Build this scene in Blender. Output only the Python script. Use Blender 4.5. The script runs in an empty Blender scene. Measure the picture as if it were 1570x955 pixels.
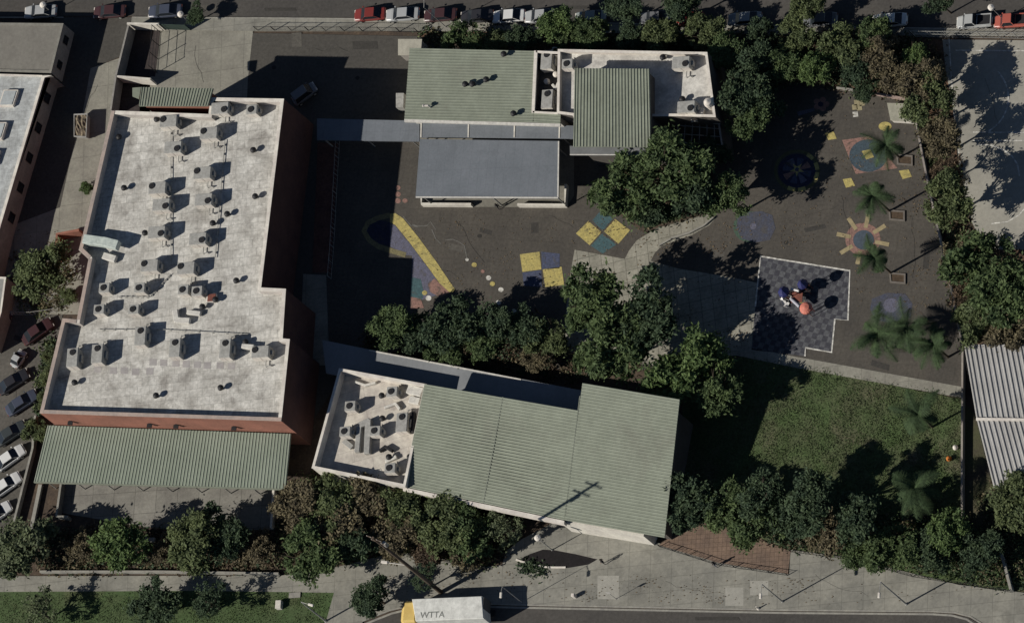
import bpy, bmesh, math, random
from mathutils import Vector, Matrix
random.seed(7)
R = math.radians
S = bpy.context.scene
COL = S.collection

# ------------------------------------------------------------------ camera
K = 12.0                                   # picture points per metre (photograph is 1570 x 955)
TH = R(30)                                 # off-nadir angle of the aerial view
LENS = 500.0
DIST = (1570 / K) * LENS / 36.0
a_, b_ = -.762, .648                       # image direction of 'up' (x right, y up)
dh = Vector((.762, -.648, 0)).normalized()
cpos = DIST * (math.sin(TH) * dh + Vector((0, 0, math.cos(TH))))
fw = -cpos.normalized()
u0 = (Vector((0, 0, 1)) - fw * fw.z).normalized()
r0 = fw.cross(u0)
n_ = math.hypot(a_, b_); a_ /= n_; b_ /= n_
CR = a_ * u0 + b_ * r0
CU = b_ * u0 - a_ * r0
cam = bpy.data.cameras.new("camera")
cam.lens = LENS; cam.sensor_width = 36; cam.clip_start = 50; cam.clip_end = 6000
co = bpy.data.objects.new("camera", cam); COL.objects.link(co)
co.matrix_world = Matrix(((CR.x, CU.x, -fw.x, cpos.x), (CR.y, CU.y, -fw.y, cpos.y), (CR.z, CU.z, -fw.z, cpos.z), (0, 0, 0, 1)))
S.camera = co

def G(px, py, z=0.0):
    """point at height z seen at photograph position px, py"""
    d = fw * LENS + CR * ((px - 785) / 1570 * 36) + CU * (-(py - 477.5) / 1570 * 36)
    t = (z - cpos.z) / d.z
    return cpos + d * t

# ------------------------------------------------------------------ light
sh = G(785 + 15.5, 477.5 - 8.7) - G(785, 477.5)          # shadow of one metre of height
sd = Vector((-sh.x, -sh.y, 1)).normalized()
sun_el = math.asin(sd.z); sun_az = math.atan2(sd.x, sd.y)
w = bpy.data.worlds.new("World"); S.world = w; w.use_nodes = True
nt = w.node_tree; nt.nodes.clear()
sky = nt.nodes.new('ShaderNodeTexSky'); sky.sky_type = 'NISHITA'; sky.sun_disc = False; sky.air_density = .68; sky.dust_density = .2; sky.altitude = 400
sky.sun_elevation = sun_el; sky.sun_rotation = sun_az % (2 * math.pi)
bg = nt.nodes.new('ShaderNodeBackground'); bg.inputs[1].default_value = 0.05
wo = nt.nodes.new('ShaderNodeOutputWorld')
nt.links.new(sky.outputs[0], bg.inputs[0]); nt.links.new(bg.outputs[0], wo.inputs[0])
sl = bpy.data.lights.new("sun", 'SUN'); sl.energy = 5.0; sl.angle = R(.5); sl.color = (1, .95, .87)
so = bpy.data.objects.new("sun", sl); COL.objects.link(so)
so.rotation_euler = (-sd).to_track_quat('-Z', 'Y').to_euler(); so.location = (0, 0, 200)
S.view_settings.view_transform = 'Standard'; S.view_settings.look = 'None'
S.view_settings.exposure = -0.02; S.view_settings.gamma = 1
S.view_settings.use_curve_mapping = False
S.render.engine = 'CYCLES'
S.cycles.max_bounces = 4; S.cycles.diffuse_bounces = 2

# ------------------------------------------------------------------ materials
MATS = {}
def M(name, c, c2=None, scale=.35, fine=.18, fs=3.0, rough=.9, metal=0, joints=None, checker=None, transl=0, bump=0, jrot=0, jstr=.5, stains=0, stain_col=None, spec=.3, fibre=None):
    if name in MATS: return MATS[name]
    m = bpy.data.materials.new(name); m.use_nodes = True; MATS[name] = m
    t = m.node_tree; N = t.nodes; L = t.links; N.clear()
    out = N.new('ShaderNodeOutputMaterial'); p = N.new('ShaderNodeBsdfPrincipled')
    L.new(p.outputs[0], out.inputs[0])
    p.inputs['Roughness'].default_value = rough; p.inputs['Metallic'].default_value = metal
    p.inputs['Specular IOR Level'].default_value = spec
    geo = N.new('ShaderNodeNewGeometry')
    if c2 is None: c2 = tuple(x * .78 for x in c)
    n1 = N.new('ShaderNodeTexNoise'); n1.inputs['Scale'].default_value = scale; n1.inputs['Detail'].default_value = 7; n1.inputs['Roughness'].default_value = .62
    L.new(geo.outputs['Position'], n1.inputs['Vector'])
    r1 = N.new('ShaderNodeValToRGB'); r1.color_ramp.elements[0].position = .36; r1.color_ramp.elements[1].position = .64
    r1.color_ramp.elements[0].color = (*c2, 1); r1.color_ramp.elements[1].color = (*c, 1)
    L.new(n1.outputs['Fac'], r1.inputs[0]); cur = r1.outputs[0]
    def mul(cur, fac_out, amt, col=(0, 0, 0)):
        mx = N.new('ShaderNodeMix'); mx.data_type = 'RGBA'; mx.blend_type = 'MIX'
        mm = N.new('ShaderNodeMath'); mm.operation = 'MULTIPLY'; mm.inputs[1].default_value = amt
        L.new(fac_out, mm.inputs[0]); L.new(mm.outputs[0], mx.inputs[0]); L.new(cur, mx.inputs[6]); mx.inputs[7].default_value = (*col, 1)
        return mx.outputs[2]
    if checker:
        mp = N.new('ShaderNodeMapping'); mp.inputs['Rotation'].default_value = (0, 0, R(checker[2]))
        L.new(geo.outputs['Position'], mp.inputs[0])
        vo = N.new('ShaderNodeTexChecker'); vo.inputs['Scale'].default_value = checker[0]
        L.new(mp.outputs[0], vo.inputs[0]); cur = mul(cur, vo.outputs['Fac'], 1.0 * checker[3], checker[1])
    if stains:
        n3 = N.new('ShaderNodeTexNoise'); n3.inputs['Scale'].default_value = scale * .45 + .05; n3.inputs['Detail'].default_value = 9; n3.inputs['Distortion'].default_value = .8
        L.new(geo.outputs['Position'], n3.inputs['Vector'])
        r3 = N.new('ShaderNodeValToRGB'); r3.color_ramp.elements[0].position = .55; r3.color_ramp.elements[1].position = .72
        L.new(n3.outputs['Fac'], r3.inputs[0]); cur = mul(cur, r3.outputs[0], stains, stain_col or tuple(x * .45 for x in c))
    if joints:
        mp = N.new('ShaderNodeMapping'); mp.inputs['Rotation'].default_value = (0, 0, R(jrot))
        L.new(geo.outputs['Position'], mp.inputs[0])
        bt = N.new('ShaderNodeTexBrick'); bt.offset = joints[3] if len(joints) > 3 else 0
        bt.inputs['Scale'].default_value = 1; bt.inputs['Brick Width'].default_value = joints[0]; bt.inputs['Row Height'].default_value = joints[1]
        bt.inputs['Mortar Size'].default_value = joints[2]; bt.inputs['Mortar Smooth'].default_value = .3
        bt.inputs['Color1'].default_value = (0, 0, 0, 1); bt.inputs['Color2'].default_value = (.28, .28, .28, 1); bt.inputs['Mortar'].default_value = (1, 1, 1, 1)
        if jrot == 999:
            sx = N.new('ShaderNodeSeparateXYZ'); ad = N.new('ShaderNodeMath'); cx = N.new('ShaderNodeCombineXYZ')
            L.new(geo.outputs['Position'], sx.inputs[0]); L.new(sx.outputs[0], ad.inputs[0]); L.new(sx.outputs[1], ad.inputs[1]); L.new(ad.outputs[0], cx.inputs[0]); L.new(sx.outputs[2], cx.inputs[1]); L.new(cx.outputs[0], bt.inputs['Vector'])
        else: L.new(mp.outputs[0], bt.inputs['Vector']); cur = mul(cur, bt.outputs['Color'], jstr)
    if fine:
        n2 = N.new('ShaderNodeTexNoise'); n2.inputs['Scale'].default_value = fs; n2.inputs['Detail'].default_value = 5; n2.inputs['Roughness'].default_value = .75
        L.new(geo.outputs['Position'], n2.inputs['Vector'])
        r2 = N.new('ShaderNodeMapRange'); r2.inputs[1].default_value = .25; r2.inputs[2].default_value = .75
        r2.inputs[3].default_value = 1 - fine * 1.6; r2.inputs[4].default_value = 1 + fine * 1.6
        L.new(n2.outputs['Fac'], r2.inputs[0])
        vm = N.new('ShaderNodeVectorMath'); vm.operation = 'SCALE'
        L.new(cur, vm.inputs[0]); L.new(r2.outputs[0], vm.inputs['Scale']); cur = vm.outputs[0]
    L.new(cur, p.inputs['Base Color'])
    if bump:
        bp = N.new('ShaderNodeBump'); bp.inputs['Strength'].default_value = bump; bp.inputs['Distance'].default_value = .05
        L.new((n2 if fine else n1).outputs['Fac'], bp.inputs['Height']); L.new(bp.outputs[0], p.inputs['Normal'])
    if transl:
        tr = N.new('ShaderNodeBsdfTranslucent'); L.new(cur, tr.inputs[0]); ms = N.new('ShaderNodeMixShader'); ms.inputs[0].default_value = transl
        L.new(p.outputs[0], ms.inputs[1]); L.new(tr.outputs[0], ms.inputs[2]); L.new(ms.outputs[0], out.inputs[0])
    return m

soil = M('soil', (.09, .065, .045), (.05, .038, .03), .5, .3)
asphalt = M('asphalt', (.078, .073, .063), (.06, .056, .05), .12, .2, 2.4, stains=.25)
street_m = M('street_asphalt', (.078, .072, .064), (.058, .054, .05), .1, .2, 2.2, stains=.3)
lot_m = M('lot_asphalt', (.12, .11, .095), (.08, .075, .065), .15, .22, 2.5, stains=.4)
play_m = M('playground_asphalt', (.088, .079, .066), (.066, .06, .052), .2, .2, 2.6, stains=.2, joints=(1.6, 1.6, .03), jrot=8, jstr=.22)
conc_m = M('concrete', (.28, .27, .225), (.21, .20, .17), .3, .14, 2.5, stains=.4, joints=(3.2, 3.2, .05), jrot=-3, jstr=.28)
walk_m = M('sidewalk_concrete', (.28, .27, .23), (.20, .195, .17), .25, .14, 2.2, stains=.45, joints=(2.9, 1.9, .05), jrot=-2, jstr=.28)
patio_m = M('patio_concrete', (.25, .24, .21), (.19, .18, .16), .4, .14, stains=.3, joints=(3, 3, .04))
kerb_m = M('kerb_concrete', (.30, .29, .25), (.22, .21, .19), 1, .12)
court_m = M('court_concrete', (.33, .315, .27), (.27, .26, .225), .15, .1, 2, stains=.15)
grass_m = M('lawn', (.06, .095, .032), (.075, .085, .042), .22, .4, 3, stains=.85, stain_col=(.115, .095, .065))
mulch_m = M('brick_paving', (.21, .145, .105), (.155, .11, .085), .4, .2, 3, joints=(.6, .6, .03))
tile_m = M('rubber_tiles', (.105, .108, .115), (.07, .072, .08), 1.2, .3, 3, checker=(1.35, (.035, .035, .045), 18, .75))
white_m = M('white_line_paint', (.72, .70, .64), (.3, .29, .26), 2, .15)
yel_m = M('yellow_paint', (.46, .38, .13), (.34, .29, .11), 2.2, .25, 5, stains=.5, stain_col=(.068, .062, .052))
blu_m = M('blue_paint', (.07, .08, .135), (.055, .065, .10), 2.2, .3, 5, stains=.75, stain_col=(.068, .062, .052))
teal_m = M('teal_paint', (.06, .115, .125), (.05, .09, .10), 2.2, .3, 5, stains=.75, stain_col=(.068, .062, .052))
navy_m = M('navy_paint', (.03, .034, .065), (.022, .025, .045), 2.2, .3, 5, stains=.75, stain_col=(.068, .062, .052))
pink_m = M('pink_paint', (.28, .16, .13), (.2, .12, .1), 2.2, .3, 5, stains=.75, stain_col=(.068, .062, .052))
lil_m = M('lilac_paint', (.12, .12, .17), (.10, .10, .13), 2.2, .3, 5, stains=.75, stain_col=(.068, .062, .052))
green_p = M('green_paint', (.06, .10, .07), (.05, .08, .06), 2.2, .3, 5, stains=.75, stain_col=(.068, .062, .052))
roofg = M('green_metal_roof', (.222, .243, .19), (.19, .208, .162), .35, .09, 2, rough=.7, spec=.2, stains=.35, stain_col=(.15, .145, .12))
ribg = M('green_metal_rib', (.25, .272, .215), (.212, .232, .183), .35, .08, 2, rough=.7, spec=.2, stains=.3, stain_col=(.16, .155, .13))
roofb = M('blue_grey_roof', (.165, .18, .20), (.14, .155, .172), .3, .08, 3, rough=.7, spec=.2, stains=.3, joints=(1.2, 6, .03), jrot=2, jstr=.14)
roofw = M('white_membrane', (.60, .585, .54), (.40, .385, .35), .55, .22, 2.4, stains=.9, stain_col=(.27, .255, .23), joints=(1.7, 1.15, .035, .37), jrot=-2, jstr=.34)
roofw2 = M('cream_membrane', (.62, .58, .50), (.42, .38, .34), .5, .13, 1.6, stains=.4, stain_col=(.22, .2, .18), joints=(5, 1.6, .04, .5), jrot=-12, jstr=.25)
roofx = M('bluish_membrane', (.46, .48, .475), (.32, .33, .325), .5, .15, 2, stains=.6, stain_col=(.22, .22, .21), joints=(2.6, 1.2, .03, .4), jstr=.25)
roofgrey = M('grey_membrane', (.20, .19, .165), (.17, .16, .14), .3, .12, 2, stains=.3)
cop_w = M('white_coping', (.72, .68, .60), (.55, .5, .45), .6, .1)
cop_p = M('rosy_coping', (.42, .33, .28), (.32, .27, .24), .6, .12)
stucco = M('cream_stucco', (.66, .63, .55), (.5, .47, .42), .5, .1)
stucco2 = M('grey_stucco', (.3, .28, .25), (.22, .21, .19), .5, .15)
brick = M('red_brick', (.31, .135, .095), (.23, .105, .075), .4, .12, 3, joints=(.5, .16, .02, .5), jrot=999, jstr=.35)
metal_l = M('galvanised_metal', (.36, .355, .33), (.28, .275, .255), 1.5, .1, rough=.6, spec=.3)
metal_w = M('white_metal', (.62, .60, .54), (.5, .48, .44), 1.5, .08, rough=.6)
metal_d = M('dark_metal', (.018, .018, .02), None, 2, .1, rough=.6)
metal_r = M('rusty_metal', (.22, .08, .055), (.14, .05, .04), 2, .2)
ribw = M('pale_metal_roof', (.40, .39, .37), (.33, .32, .30), .3, .08, rough=.6)
furrow = M('grey_metal_roof', (.36, .355, .345), (.3, .295, .285), .3, .08, rough=.6)
glass = M('window_glass', (.02, .024, .03), None, 1, .05, rough=.15, spec=.5)
tyre_m = M('tyre_rubber', (.015, .015, .015), None, 1, .1)
wood_m = M('weathered_wood', (.12, .09, .065), (.08, .06, .045), 2, .2)
bark = M('bark', (.09, .07, .05), (.06, .045, .035), 2, .25)
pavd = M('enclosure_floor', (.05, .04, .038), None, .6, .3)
skin_m = M('skin', (.35, .22, .16), None, 3, .05)
hair_m = M('dark_hair', (.02, .015, .012), None, 3, .1)

# ------------------------------------------------------------------ object helpers
def tag(o, label=None, cat=None, group=None, kind=None):
    if label: o['label'] = label
    if cat: o['category'] = cat
    if group: o['group'] = group
    if kind: o['kind'] = kind
    return o
def thing(name, loc, label, cat, group=None, rot=0):
    o = bpy.data.objects.new(name, None); COL.objects.link(o); o.empty_display_size = .3
    o.location = loc; o.rotation_euler = (0, 0, rot)
    return tag(o, label, cat, group)

def inset(pts, d):
    """inset a simple polygon given as list of Vector (xy), d>0 inwards"""
    n = len(pts); A = sum(pts[i].x * pts[(i + 1) % n].y - pts[(i + 1) % n].x * pts[i].y for i in range(n))
    s = 1 if A > 0 else -1; out = []
    for i in range(n):
        p0, p1, p2 = pts[i - 1], pts[i], pts[(i + 1) % n]
        e1 = Vector((p1.x - p0.x, p1.y - p0.y)).normalized(); e2 = Vector((p2.x - p1.x, p2.y - p1.y)).normalized()
        n1 = Vector((-e1.y, e1.x)) * s; n2 = Vector((-e2.y, e2.x)) * s
        m = (n1 + n2); k = d / max(.3, 1 + n1.dot(n2))
        out.append(Vector((p1.x + m.x * k, p1.y + m.y * k, p1.z)))
    return out

class MB:
    def __init__(s): s.v = []; s.f = []; s.mi = []
    def add(s, vs, fs, mi=0):
        b = len(s.v); s.v += [Vector(v) for v in vs]; s.f += [tuple(b + i for i in f) for f in fs]; s.mi += [mi] * len(fs); return s
    def prism(s, top, bot, mi=0, cap=True, base=True):
        n = len(top); fs = [(i, (i + 1) % n, n + (i + 1) % n, n + i) for i in range(n)]
        if cap: fs.append(tuple(range(n)))
        if base: fs.append(tuple(range(2 * n - 1, n - 1, -1)))
        return s.add(list(top) + list(bot), fs, mi)
    def poly(s, pts, z0, z1, mi=0, cap=True, base=True):
        return s.prism([Vector((p[0], p[1], z1)) for p in pts], [Vector((p[0], p[1], z0)) for p in pts], mi, cap, base)
    def box(s, c, size, rot=0, mi=0, taper=1.0):
        x, y, z = size[0] / 2, size[1] / 2, size[2] / 2; cs, sn = math.cos(rot), math.sin(rot); vs = []
        for dz in (-1, 1):
            k = taper if dz > 0 else 1
            for dx, dy in ((-1, -1), (1, -1), (1, 1), (-1, 1)):
                X, Y = dx * x * k, dy * y * k
                vs.append((c[0] + X * cs - Y * sn, c[1] + X * sn + Y * cs, c[2] + dz * z))
        return s.add(vs, [(3, 2, 1, 0), (4, 5, 6, 7), (0, 1, 5, 4), (1, 2, 6, 5), (2, 3, 7, 6), (3, 0, 4, 7)], mi)
    def rbox(s, c, size, b=.06, rot=0, mi=0):
        """box with chamfered vertical and top edges"""
        x, y = size[0] / 2, size[1] / 2; z0 = c[2] - size[2] / 2; z1 = c[2] + size[2] / 2
        def ring(i, z):
            X, Y = x - i, y - i; q = [(X - b, -Y), (X, -Y + b), (X, Y - b), (X - b, Y), (-X + b, Y), (-X, Y - b), (-X, -Y + b), (-X + b, -Y)]
            cs, sn = math.cos(rot), math.sin(rot)
            return [(c[0] + p * cs - r * sn, c[1] + p * sn + r * cs, z) for p, r in q]
        vs = ring(0, z0) + ring(0, z1 - b) + ring(b, z1); fs = [tuple(range(7, -1, -1)), tuple(range(16, 24))]
        for k in (0, 8):
            fs += [(k + i, k + (i + 1) % 8, k + 8 + (i + 1) % 8, k + 8 + i) for i in range(8)]
        return s.add(vs, fs, mi)
    def tube(s, p0, p1, r0, r1=None, n=8, mi=0):
        if r1 is None: r1 = r0
        p0, p1 = Vector(p0), Vector(p1); d = (p1 - p0).normalized()
        a = d.orthogonal().normalized(); b = d.cross(a); vs = []
        for p, r in ((p0, r0), (p1, r1)):
            for i in range(n):
                t = 2 * math.pi * i / n; vs.append(p + (a * math.cos(t) + b * math.sin(t)) * r)
        return s.add(vs, [(i, (i + 1) % n, n + (i + 1) % n, n + i) for i in range(n)] + [tuple(range(n - 1, -1, -1)), tuple(range(n, 2 * n))], mi)
    def lathe(s, c, prof, n=16, mi=0, sx=1, sy=1):
        vs = []; fs = []
        for r, z in prof:
            for i in range(n):
                t = 2 * math.pi * i / n; vs.append((c[0] + r * sx * math.cos(t), c[1] + r * sy * math.sin(t), c[2] + z))
        for k in range(len(prof) - 1):
            fs += [(k * n + i, k * n + (i + 1) % n, (k + 1) * n + (i + 1) % n, (k + 1) * n + i) for i in range(n)]
        fs.append(tuple(range(n - 1, -1, -1))); fs.append(tuple((len(prof) - 1) * n + i for i in range(n)))
        return s.add(vs, fs, mi)
    def build(s, name, mat, parent=None, local=False, smooth=False, origin=None):
        off = Vector((0, 0, 0))
        if parent is not None and not local:
            off = Vector(parent.location)
            if parent.parent: off = off + Vector(parent.parent.location)
        elif parent is None:
            if origin is None:
                n = len(s.v); off = Vector((sum(v.x for v in s.v) / n, sum(v.y for v in s.v) / n, min(v.z for v in s.v)))
            else: off = Vector(origin)
        me = bpy.data.meshes.new(name); me.from_pydata([tuple(v - off) for v in s.v], [], s.f)
        for mm in (mat if isinstance(mat, (list, tuple)) else [mat]): me.materials.append(mm)
        if any(s.mi):
            for p, i in zip(me.polygons, s.mi): p.material_index = i
        me.update()
        bm = bmesh.new(); bm.from_mesh(me); bmesh.ops.recalc_face_normals(bm, faces=bm.faces); bm.to_mesh(me); bm.free()
        if smooth: me.shade_smooth()
        o = bpy.data.objects.new(name, me); COL.objects.link(o)
        if parent is not None: o.parent = parent
        else: o.location = off
        return o

def copy_tree(o, parent=None):
    kids = list(o.children); c = o.copy(); COL.objects.link(c); c.parent = parent
    for k in kids: copy_tree(k, c)
    return c

def sheet(name, px, z, mat, kind='structure', thick=0.0):
    m = MB(); pts = [G(x, y, z) for x, y in px]
    if thick: m.poly(pts, z - thick, z)
    else: m.add([Vector((p.x, p.y, z)) for p in pts], [tuple(range(len(pts)))])
    o = m.build(name, mat); o['kind'] = kind
    if len(o.data.polygons) and not thick and o.data.polygons[0].normal.z < 0: o.data.flip_normals()
    return o
def circ(cx, cy, rx, ry=None, n=28, a0=0, a1=360):
    ry = ry or rx
    return [(cx + rx * math.cos(R(a0 + (a1 - a0) * i / n)), cy + ry * math.sin(R(a0 + (a1 - a0) * i / n))) for i in range(n if a1 - a0 == 360 else n + 1)]
def band(path, wd, closed=False):
    """px polyline -> px polygon of width wd"""
    L_, R_ = [], []
    n = len(path)
    for i in range(n):
        p0 = path[max(i - 1, 0)]; p1 = path[min(i + 1, n - 1)]
        if closed: p0 = path[i - 1]; p1 = path[(i + 1) % n]
        dx, dy = p1[0] - p0[0], p1[1] - p0[1]; l = math.hypot(dx, dy) or 1; nx, ny = -dy / l * wd / 2, dx / l * wd / 2
        L_.append((path[i][0] + nx, path[i][1] + ny)); R_.append((path[i][0] - nx, path[i][1] - ny))
    return L_ + R_[::-1]
def stripe(name, path, wd, z, mat, closed=False):
    m = MB(); n = len(path); L_ = []; R_ = []
    b = band(path, wd, closed); L_ = b[:n]; R_ = b[n:][::-1]
    vs = [G(x, y, z) for x, y in L_] + [G(x, y, z) for x, y in R_]
    fs = [(i, (i + 1) % n, n + (i + 1) % n, n + i) for i in range(n if closed else n - 1)]
    m.add(vs, fs); o = m.build(name, mat); o['kind'] = 'structure'
    if o.data.polygons[0].normal.z < 0: o.data.flip_normals()
    return o
def strip3(name, path, wd_m, z0, z1, mat, label=None, cat=None, group=None, kind=None, parent=None):
    """a wall/kerb following a ground px path, metres wide"""
    P = [G(x, y, 0) for x, y in path]; n = len(P); Lf = []; Rt = []
    for i in range(n):
        d = (P[min(i + 1, n - 1)] - P[max(i - 1, 0)]); d.z = 0; d.normalize(); nn = Vector((-d.y, d.x, 0)) * wd_m / 2
        Lf.append(P[i] + nn); Rt.append(P[i] - nn)
    m = MB()
    for i in range(n - 1):
        m.poly([Lf[i], Lf[i + 1], Rt[i + 1], Rt[i]], z0, z1)
    # merge to continuous mesh: quads share positions, inner caps harmless
    o = m.build(name, mat, parent)
    bm = bmesh.new(); bm.from_mesh(o.data); bmesh.ops.remove_doubles(bm, verts=bm.verts, dist=.001)
    inner = [f for f in bm.faces if abs(f.normal.z) < .1 and len([e for e in f.edges if len(e.link_faces) > 2]) >= 2 and False]
    bm.to_mesh(o.data); bm.free()
    return tag(o, label, cat, group, kind)

# ------------------------------------------------------------------ ground
def z_(k): return .008 * k
m = MB(); m.add([(-1200, -1200, -.05), (1200, -1200, -.05), (1200, 1200, -.05), (-1200, 1200, -.05)], [(0, 1, 2, 3)])
o = m.build('ground', soil); o['kind'] = 'structure'
sheet('street', [(-900, -260), (2500, -260), (2500, 58), (1900, 50), (1400, 43), (1000, 37), (650, 28), (205, 25), (-900, 24)], z_(1), street_m)
sheet('road', [(480, 1250), (560, 955), (600, 939), (650, 926), (800, 929), (1200, 937), (1430, 939), (1462, 941), (1484, 946), (1500, 955), (1560, 1250)], z_(1), street_m)
sheet('alley', [(80, 27), (202, 27), (188, 86), (139, 105), (127, 172), (110, 235), (92, 318), (15, 347), (-30, 360), (40, 170)], z_(4), asphalt)  # dark asphalt cut to the shadow outline of the west buildings
sheet('concrete_apron', [(190, 87), (139, 105), (110, 116), (100, 150), (60, 150), (-300, 200), (-300, 482), (100, 482), (150, 482), (230, 200), (230, 87)], z_(3), conc_m)
sheet('parking_lot', [(-300, 482), (96, 482), (84, 560), (62, 640), (50, 700), (20, 810), (-10, 880), (-300, 880)], z_(2), lot_m)
sheet('driveway', [(200, 47), (388, 47), (380, 122), (372, 300), (180, 300), (180, 130)], z_(3), conc_m)
sheet('schoolyard', [(384, 51), (640, 56), (700, 75), (700, 300), (470, 660), (380, 660), (340, 250), (378, 122)], z_(2), asphalt)
sheet('playground', [(488, 210), (600, 214), (900, 100), (1120, 120), (1250, 130), (1320, 138), (1402, 155), (1424, 280), (1459, 444), (1476, 530), (1476, 600), (1222, 560), (1130, 545), (900, 580), (600, 540), (470, 560)], z_(3), play_m)
sheet('path', [(500, 422), (465, 420), (458, 560), (505, 560)], z_(5), conc_m)
sheet('bed_or_shadow_patch', [(487, 219), (519, 219), (507, 418), (479, 418)], z_(5), M('red_mulch', (.13, .065, .05), (.09, .045, .038), .6, .3, 3))
sheet('sidewalk', [(202, 27), (650, 31), (650, 48), (384, 48), (200, 46)], .12, walk_m, thick=.14)
sheet('sidewalk', [(650, 31), (1000, 39), (1400, 45), (2500, 60), (2500, 64), (1570, 56), (1400, 55), (1000, 52), (650, 48)], .12, walk_m, thick=.14)
sheet('kerb', [(-300, 26), (97, 26), (97, 28), (-300, 28)], .13, kerb_m, thick=.15)
strip3('kerb', [(203, 27.5), (400, 28.5), (650, 30.5), (1000, 38), (1400, 44), (1900, 52)], .18, 0, .135, kerb_m, kind='structure')
# southern sidewalk
SWK = [(-600, 884), (300, 882), (430, 882), (520, 868), (610, 845), (745, 868), (770, 866), (775, 845), (800, 826), (850, 800), (930, 810), (1010, 832), (1100, 862), (1210, 880), (1212, 842), (1290, 852), (1470, 896), (1570, 908), (2400, 940), (2400, 1250), (1570, 1250), (1508, 955), (1490, 944), (1465, 938), (1430, 936), (1200, 934), (800, 926), (652, 922), (598, 935), (556, 952), (470, 1250), (440, 1250), (470, 1060), (512, 908), (300, 905), (-600, 910)]
sheet('sidewalk', SWK, .10, walk_m, thick=.14)
strip3('kerb', [(556, 952), (598, 935.5), (652, 922.5), (800, 927), (1200, 935), (1430, 937), (1465, 939), (1488, 945), (1507, 957)], .2, 0, .125, kerb_m, kind='structure')
sheet('gutter', band([(560, 956), (600, 940), (652, 927), (800, 931), (1200, 939), (1430, 941), (1460, 943), (1482, 949), (1496, 958)], 3), z_(3), kerb_m)
sheet('verge', [(-600, 910), (300, 905), (512, 908), (507, 935), (496, 955), (440, 1250), (-600, 1250)], .05, M('verge_grass', (.055, .092, .032), (.06, .085, .035), .3, .35, 3.5, stains=.4, stain_col=(.10, .095, .05)))
sheet('lawn', [(1046, 600), (1135, 547), (1222, 562), (1474, 612), (1474, 800), (1540, 846), (1553, 905), (1470, 895), (1290, 852), (1212, 842), (1050, 790)], z_(2), grass_m)
sheet('verge', [(1474, 612), (1500, 640), (1530, 760), (1900, 760), (1900, 925), (1570, 908), (1553, 903), (1536, 844), (1474, 798)], z_(1), M('dry_grass', (.07, .075, .035), (.06, .05, .035), .4, .3, 4))
sheet('brick_paving', [(1010, 835), (1067, 798), (1140, 815), (1212, 845), (1208, 879), (1100, 862)], z_(3) + .1, mulch_m)
sheet('bed_or_shadow_patch', [(1402, 58), (1452, 62), (1450, 105), (1462, 160), (1468, 250), (1490, 380), (1900, 380), (1900, 560), (1478, 530), (1457, 440), (1424, 280), (1398, 157), (1250, 130), (1120, 120), (900, 100), (640, 56), (650, 48), (1000, 52), (1400, 55)], z_(1), M('brown_soil', (.13, .075, .045), (.075, .05, .035), .5, .3, 3))
sheet('bed_or_shadow_patch', [(940, 255), (1090, 235), (1100, 325), (1060, 336), (1030, 343), (1006, 350), (991, 360), (950, 330)], z_(4), soil)
sheet('basketball_court', [(1445, 61), (2300, 70), (2300, 395), (1510, 382), (1485, 330), (1470, 250), (1462, 170), (1450, 110)], z_(2), court_m)
for pth, wd in (([(1465, 77.5), (1600, 78.5), (2200, 84)], 1.6), ([(1455, 60), (1462, 170), (1472, 250)], 1.6), ([(1492, 203), (1600, 203.5), (2200, 210)], 1.5), ([(1492, 215.5), (1600, 216), (2200, 224)], 1.5)):
    stripe('court_line', pth, wd, z_(3), white_m)
stripe('court_line', circ(1478, 150, 68, 62, 24, -40, 60), 2.2, z_(3), white_m)
stripe('court_line', [(1497, 222), (1520, 223), (1540, 231), (1552, 240), (1560, 252), (1563, 270)], 2.2, z_(3), white_m)
stripe('court_line', [(1520, 343), (1545, 340), (1562, 330), (1580, 310)], 1.6, z_(3), white_m)
# concrete walks
CW = [(881, 383), (958, 397), (964, 385), (976, 369), (990, 360), (1006, 351), (1030, 343), (1060, 335), (1093, 327), (1100, 332), (1088, 345), (1062, 360), (1036, 369), (1015, 377), (1004, 388), (998, 400), (1040, 412), (1090, 420), (1130, 427), (1162, 434), (1158, 480), (1152, 545), (1100, 545), (1000, 560), (868, 545), (866, 500), (871, 440)]
sheet('path', CW, z_(5), M('old_concrete', (.33, .315, .26), (.25, .24, .195), .5, .18, 2.5, stains=.4, joints=(1.6, 1.6, .05), jrot=-10))
strip3('kerb', [(1095, 334), (1080, 347), (1058, 358), (1032, 366), (1012, 377)], .25, 0, .35, kerb_m, kind='structure')
sheet('path', [(1130, 530), (1222, 547), (1476, 593), (1475, 610), (1217, 563), (1130, 545)], z_(6), conc_m)
# rubber play surface with white edging
TP = [(1166, 393), (1303, 415), (1300, 491), (1280, 489), (1275, 540), (1235, 533), (1234, 546), (1152, 536), (1158, 470)]
sheet('rubber_play_surface', TP, z_(6), tile_m)
stripe('surface_edging', [TP[8], TP[0], TP[1], TP[2], TP[3], TP[4], TP[5], TP[6]], 2.6, z_(7), white_m)
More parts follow.
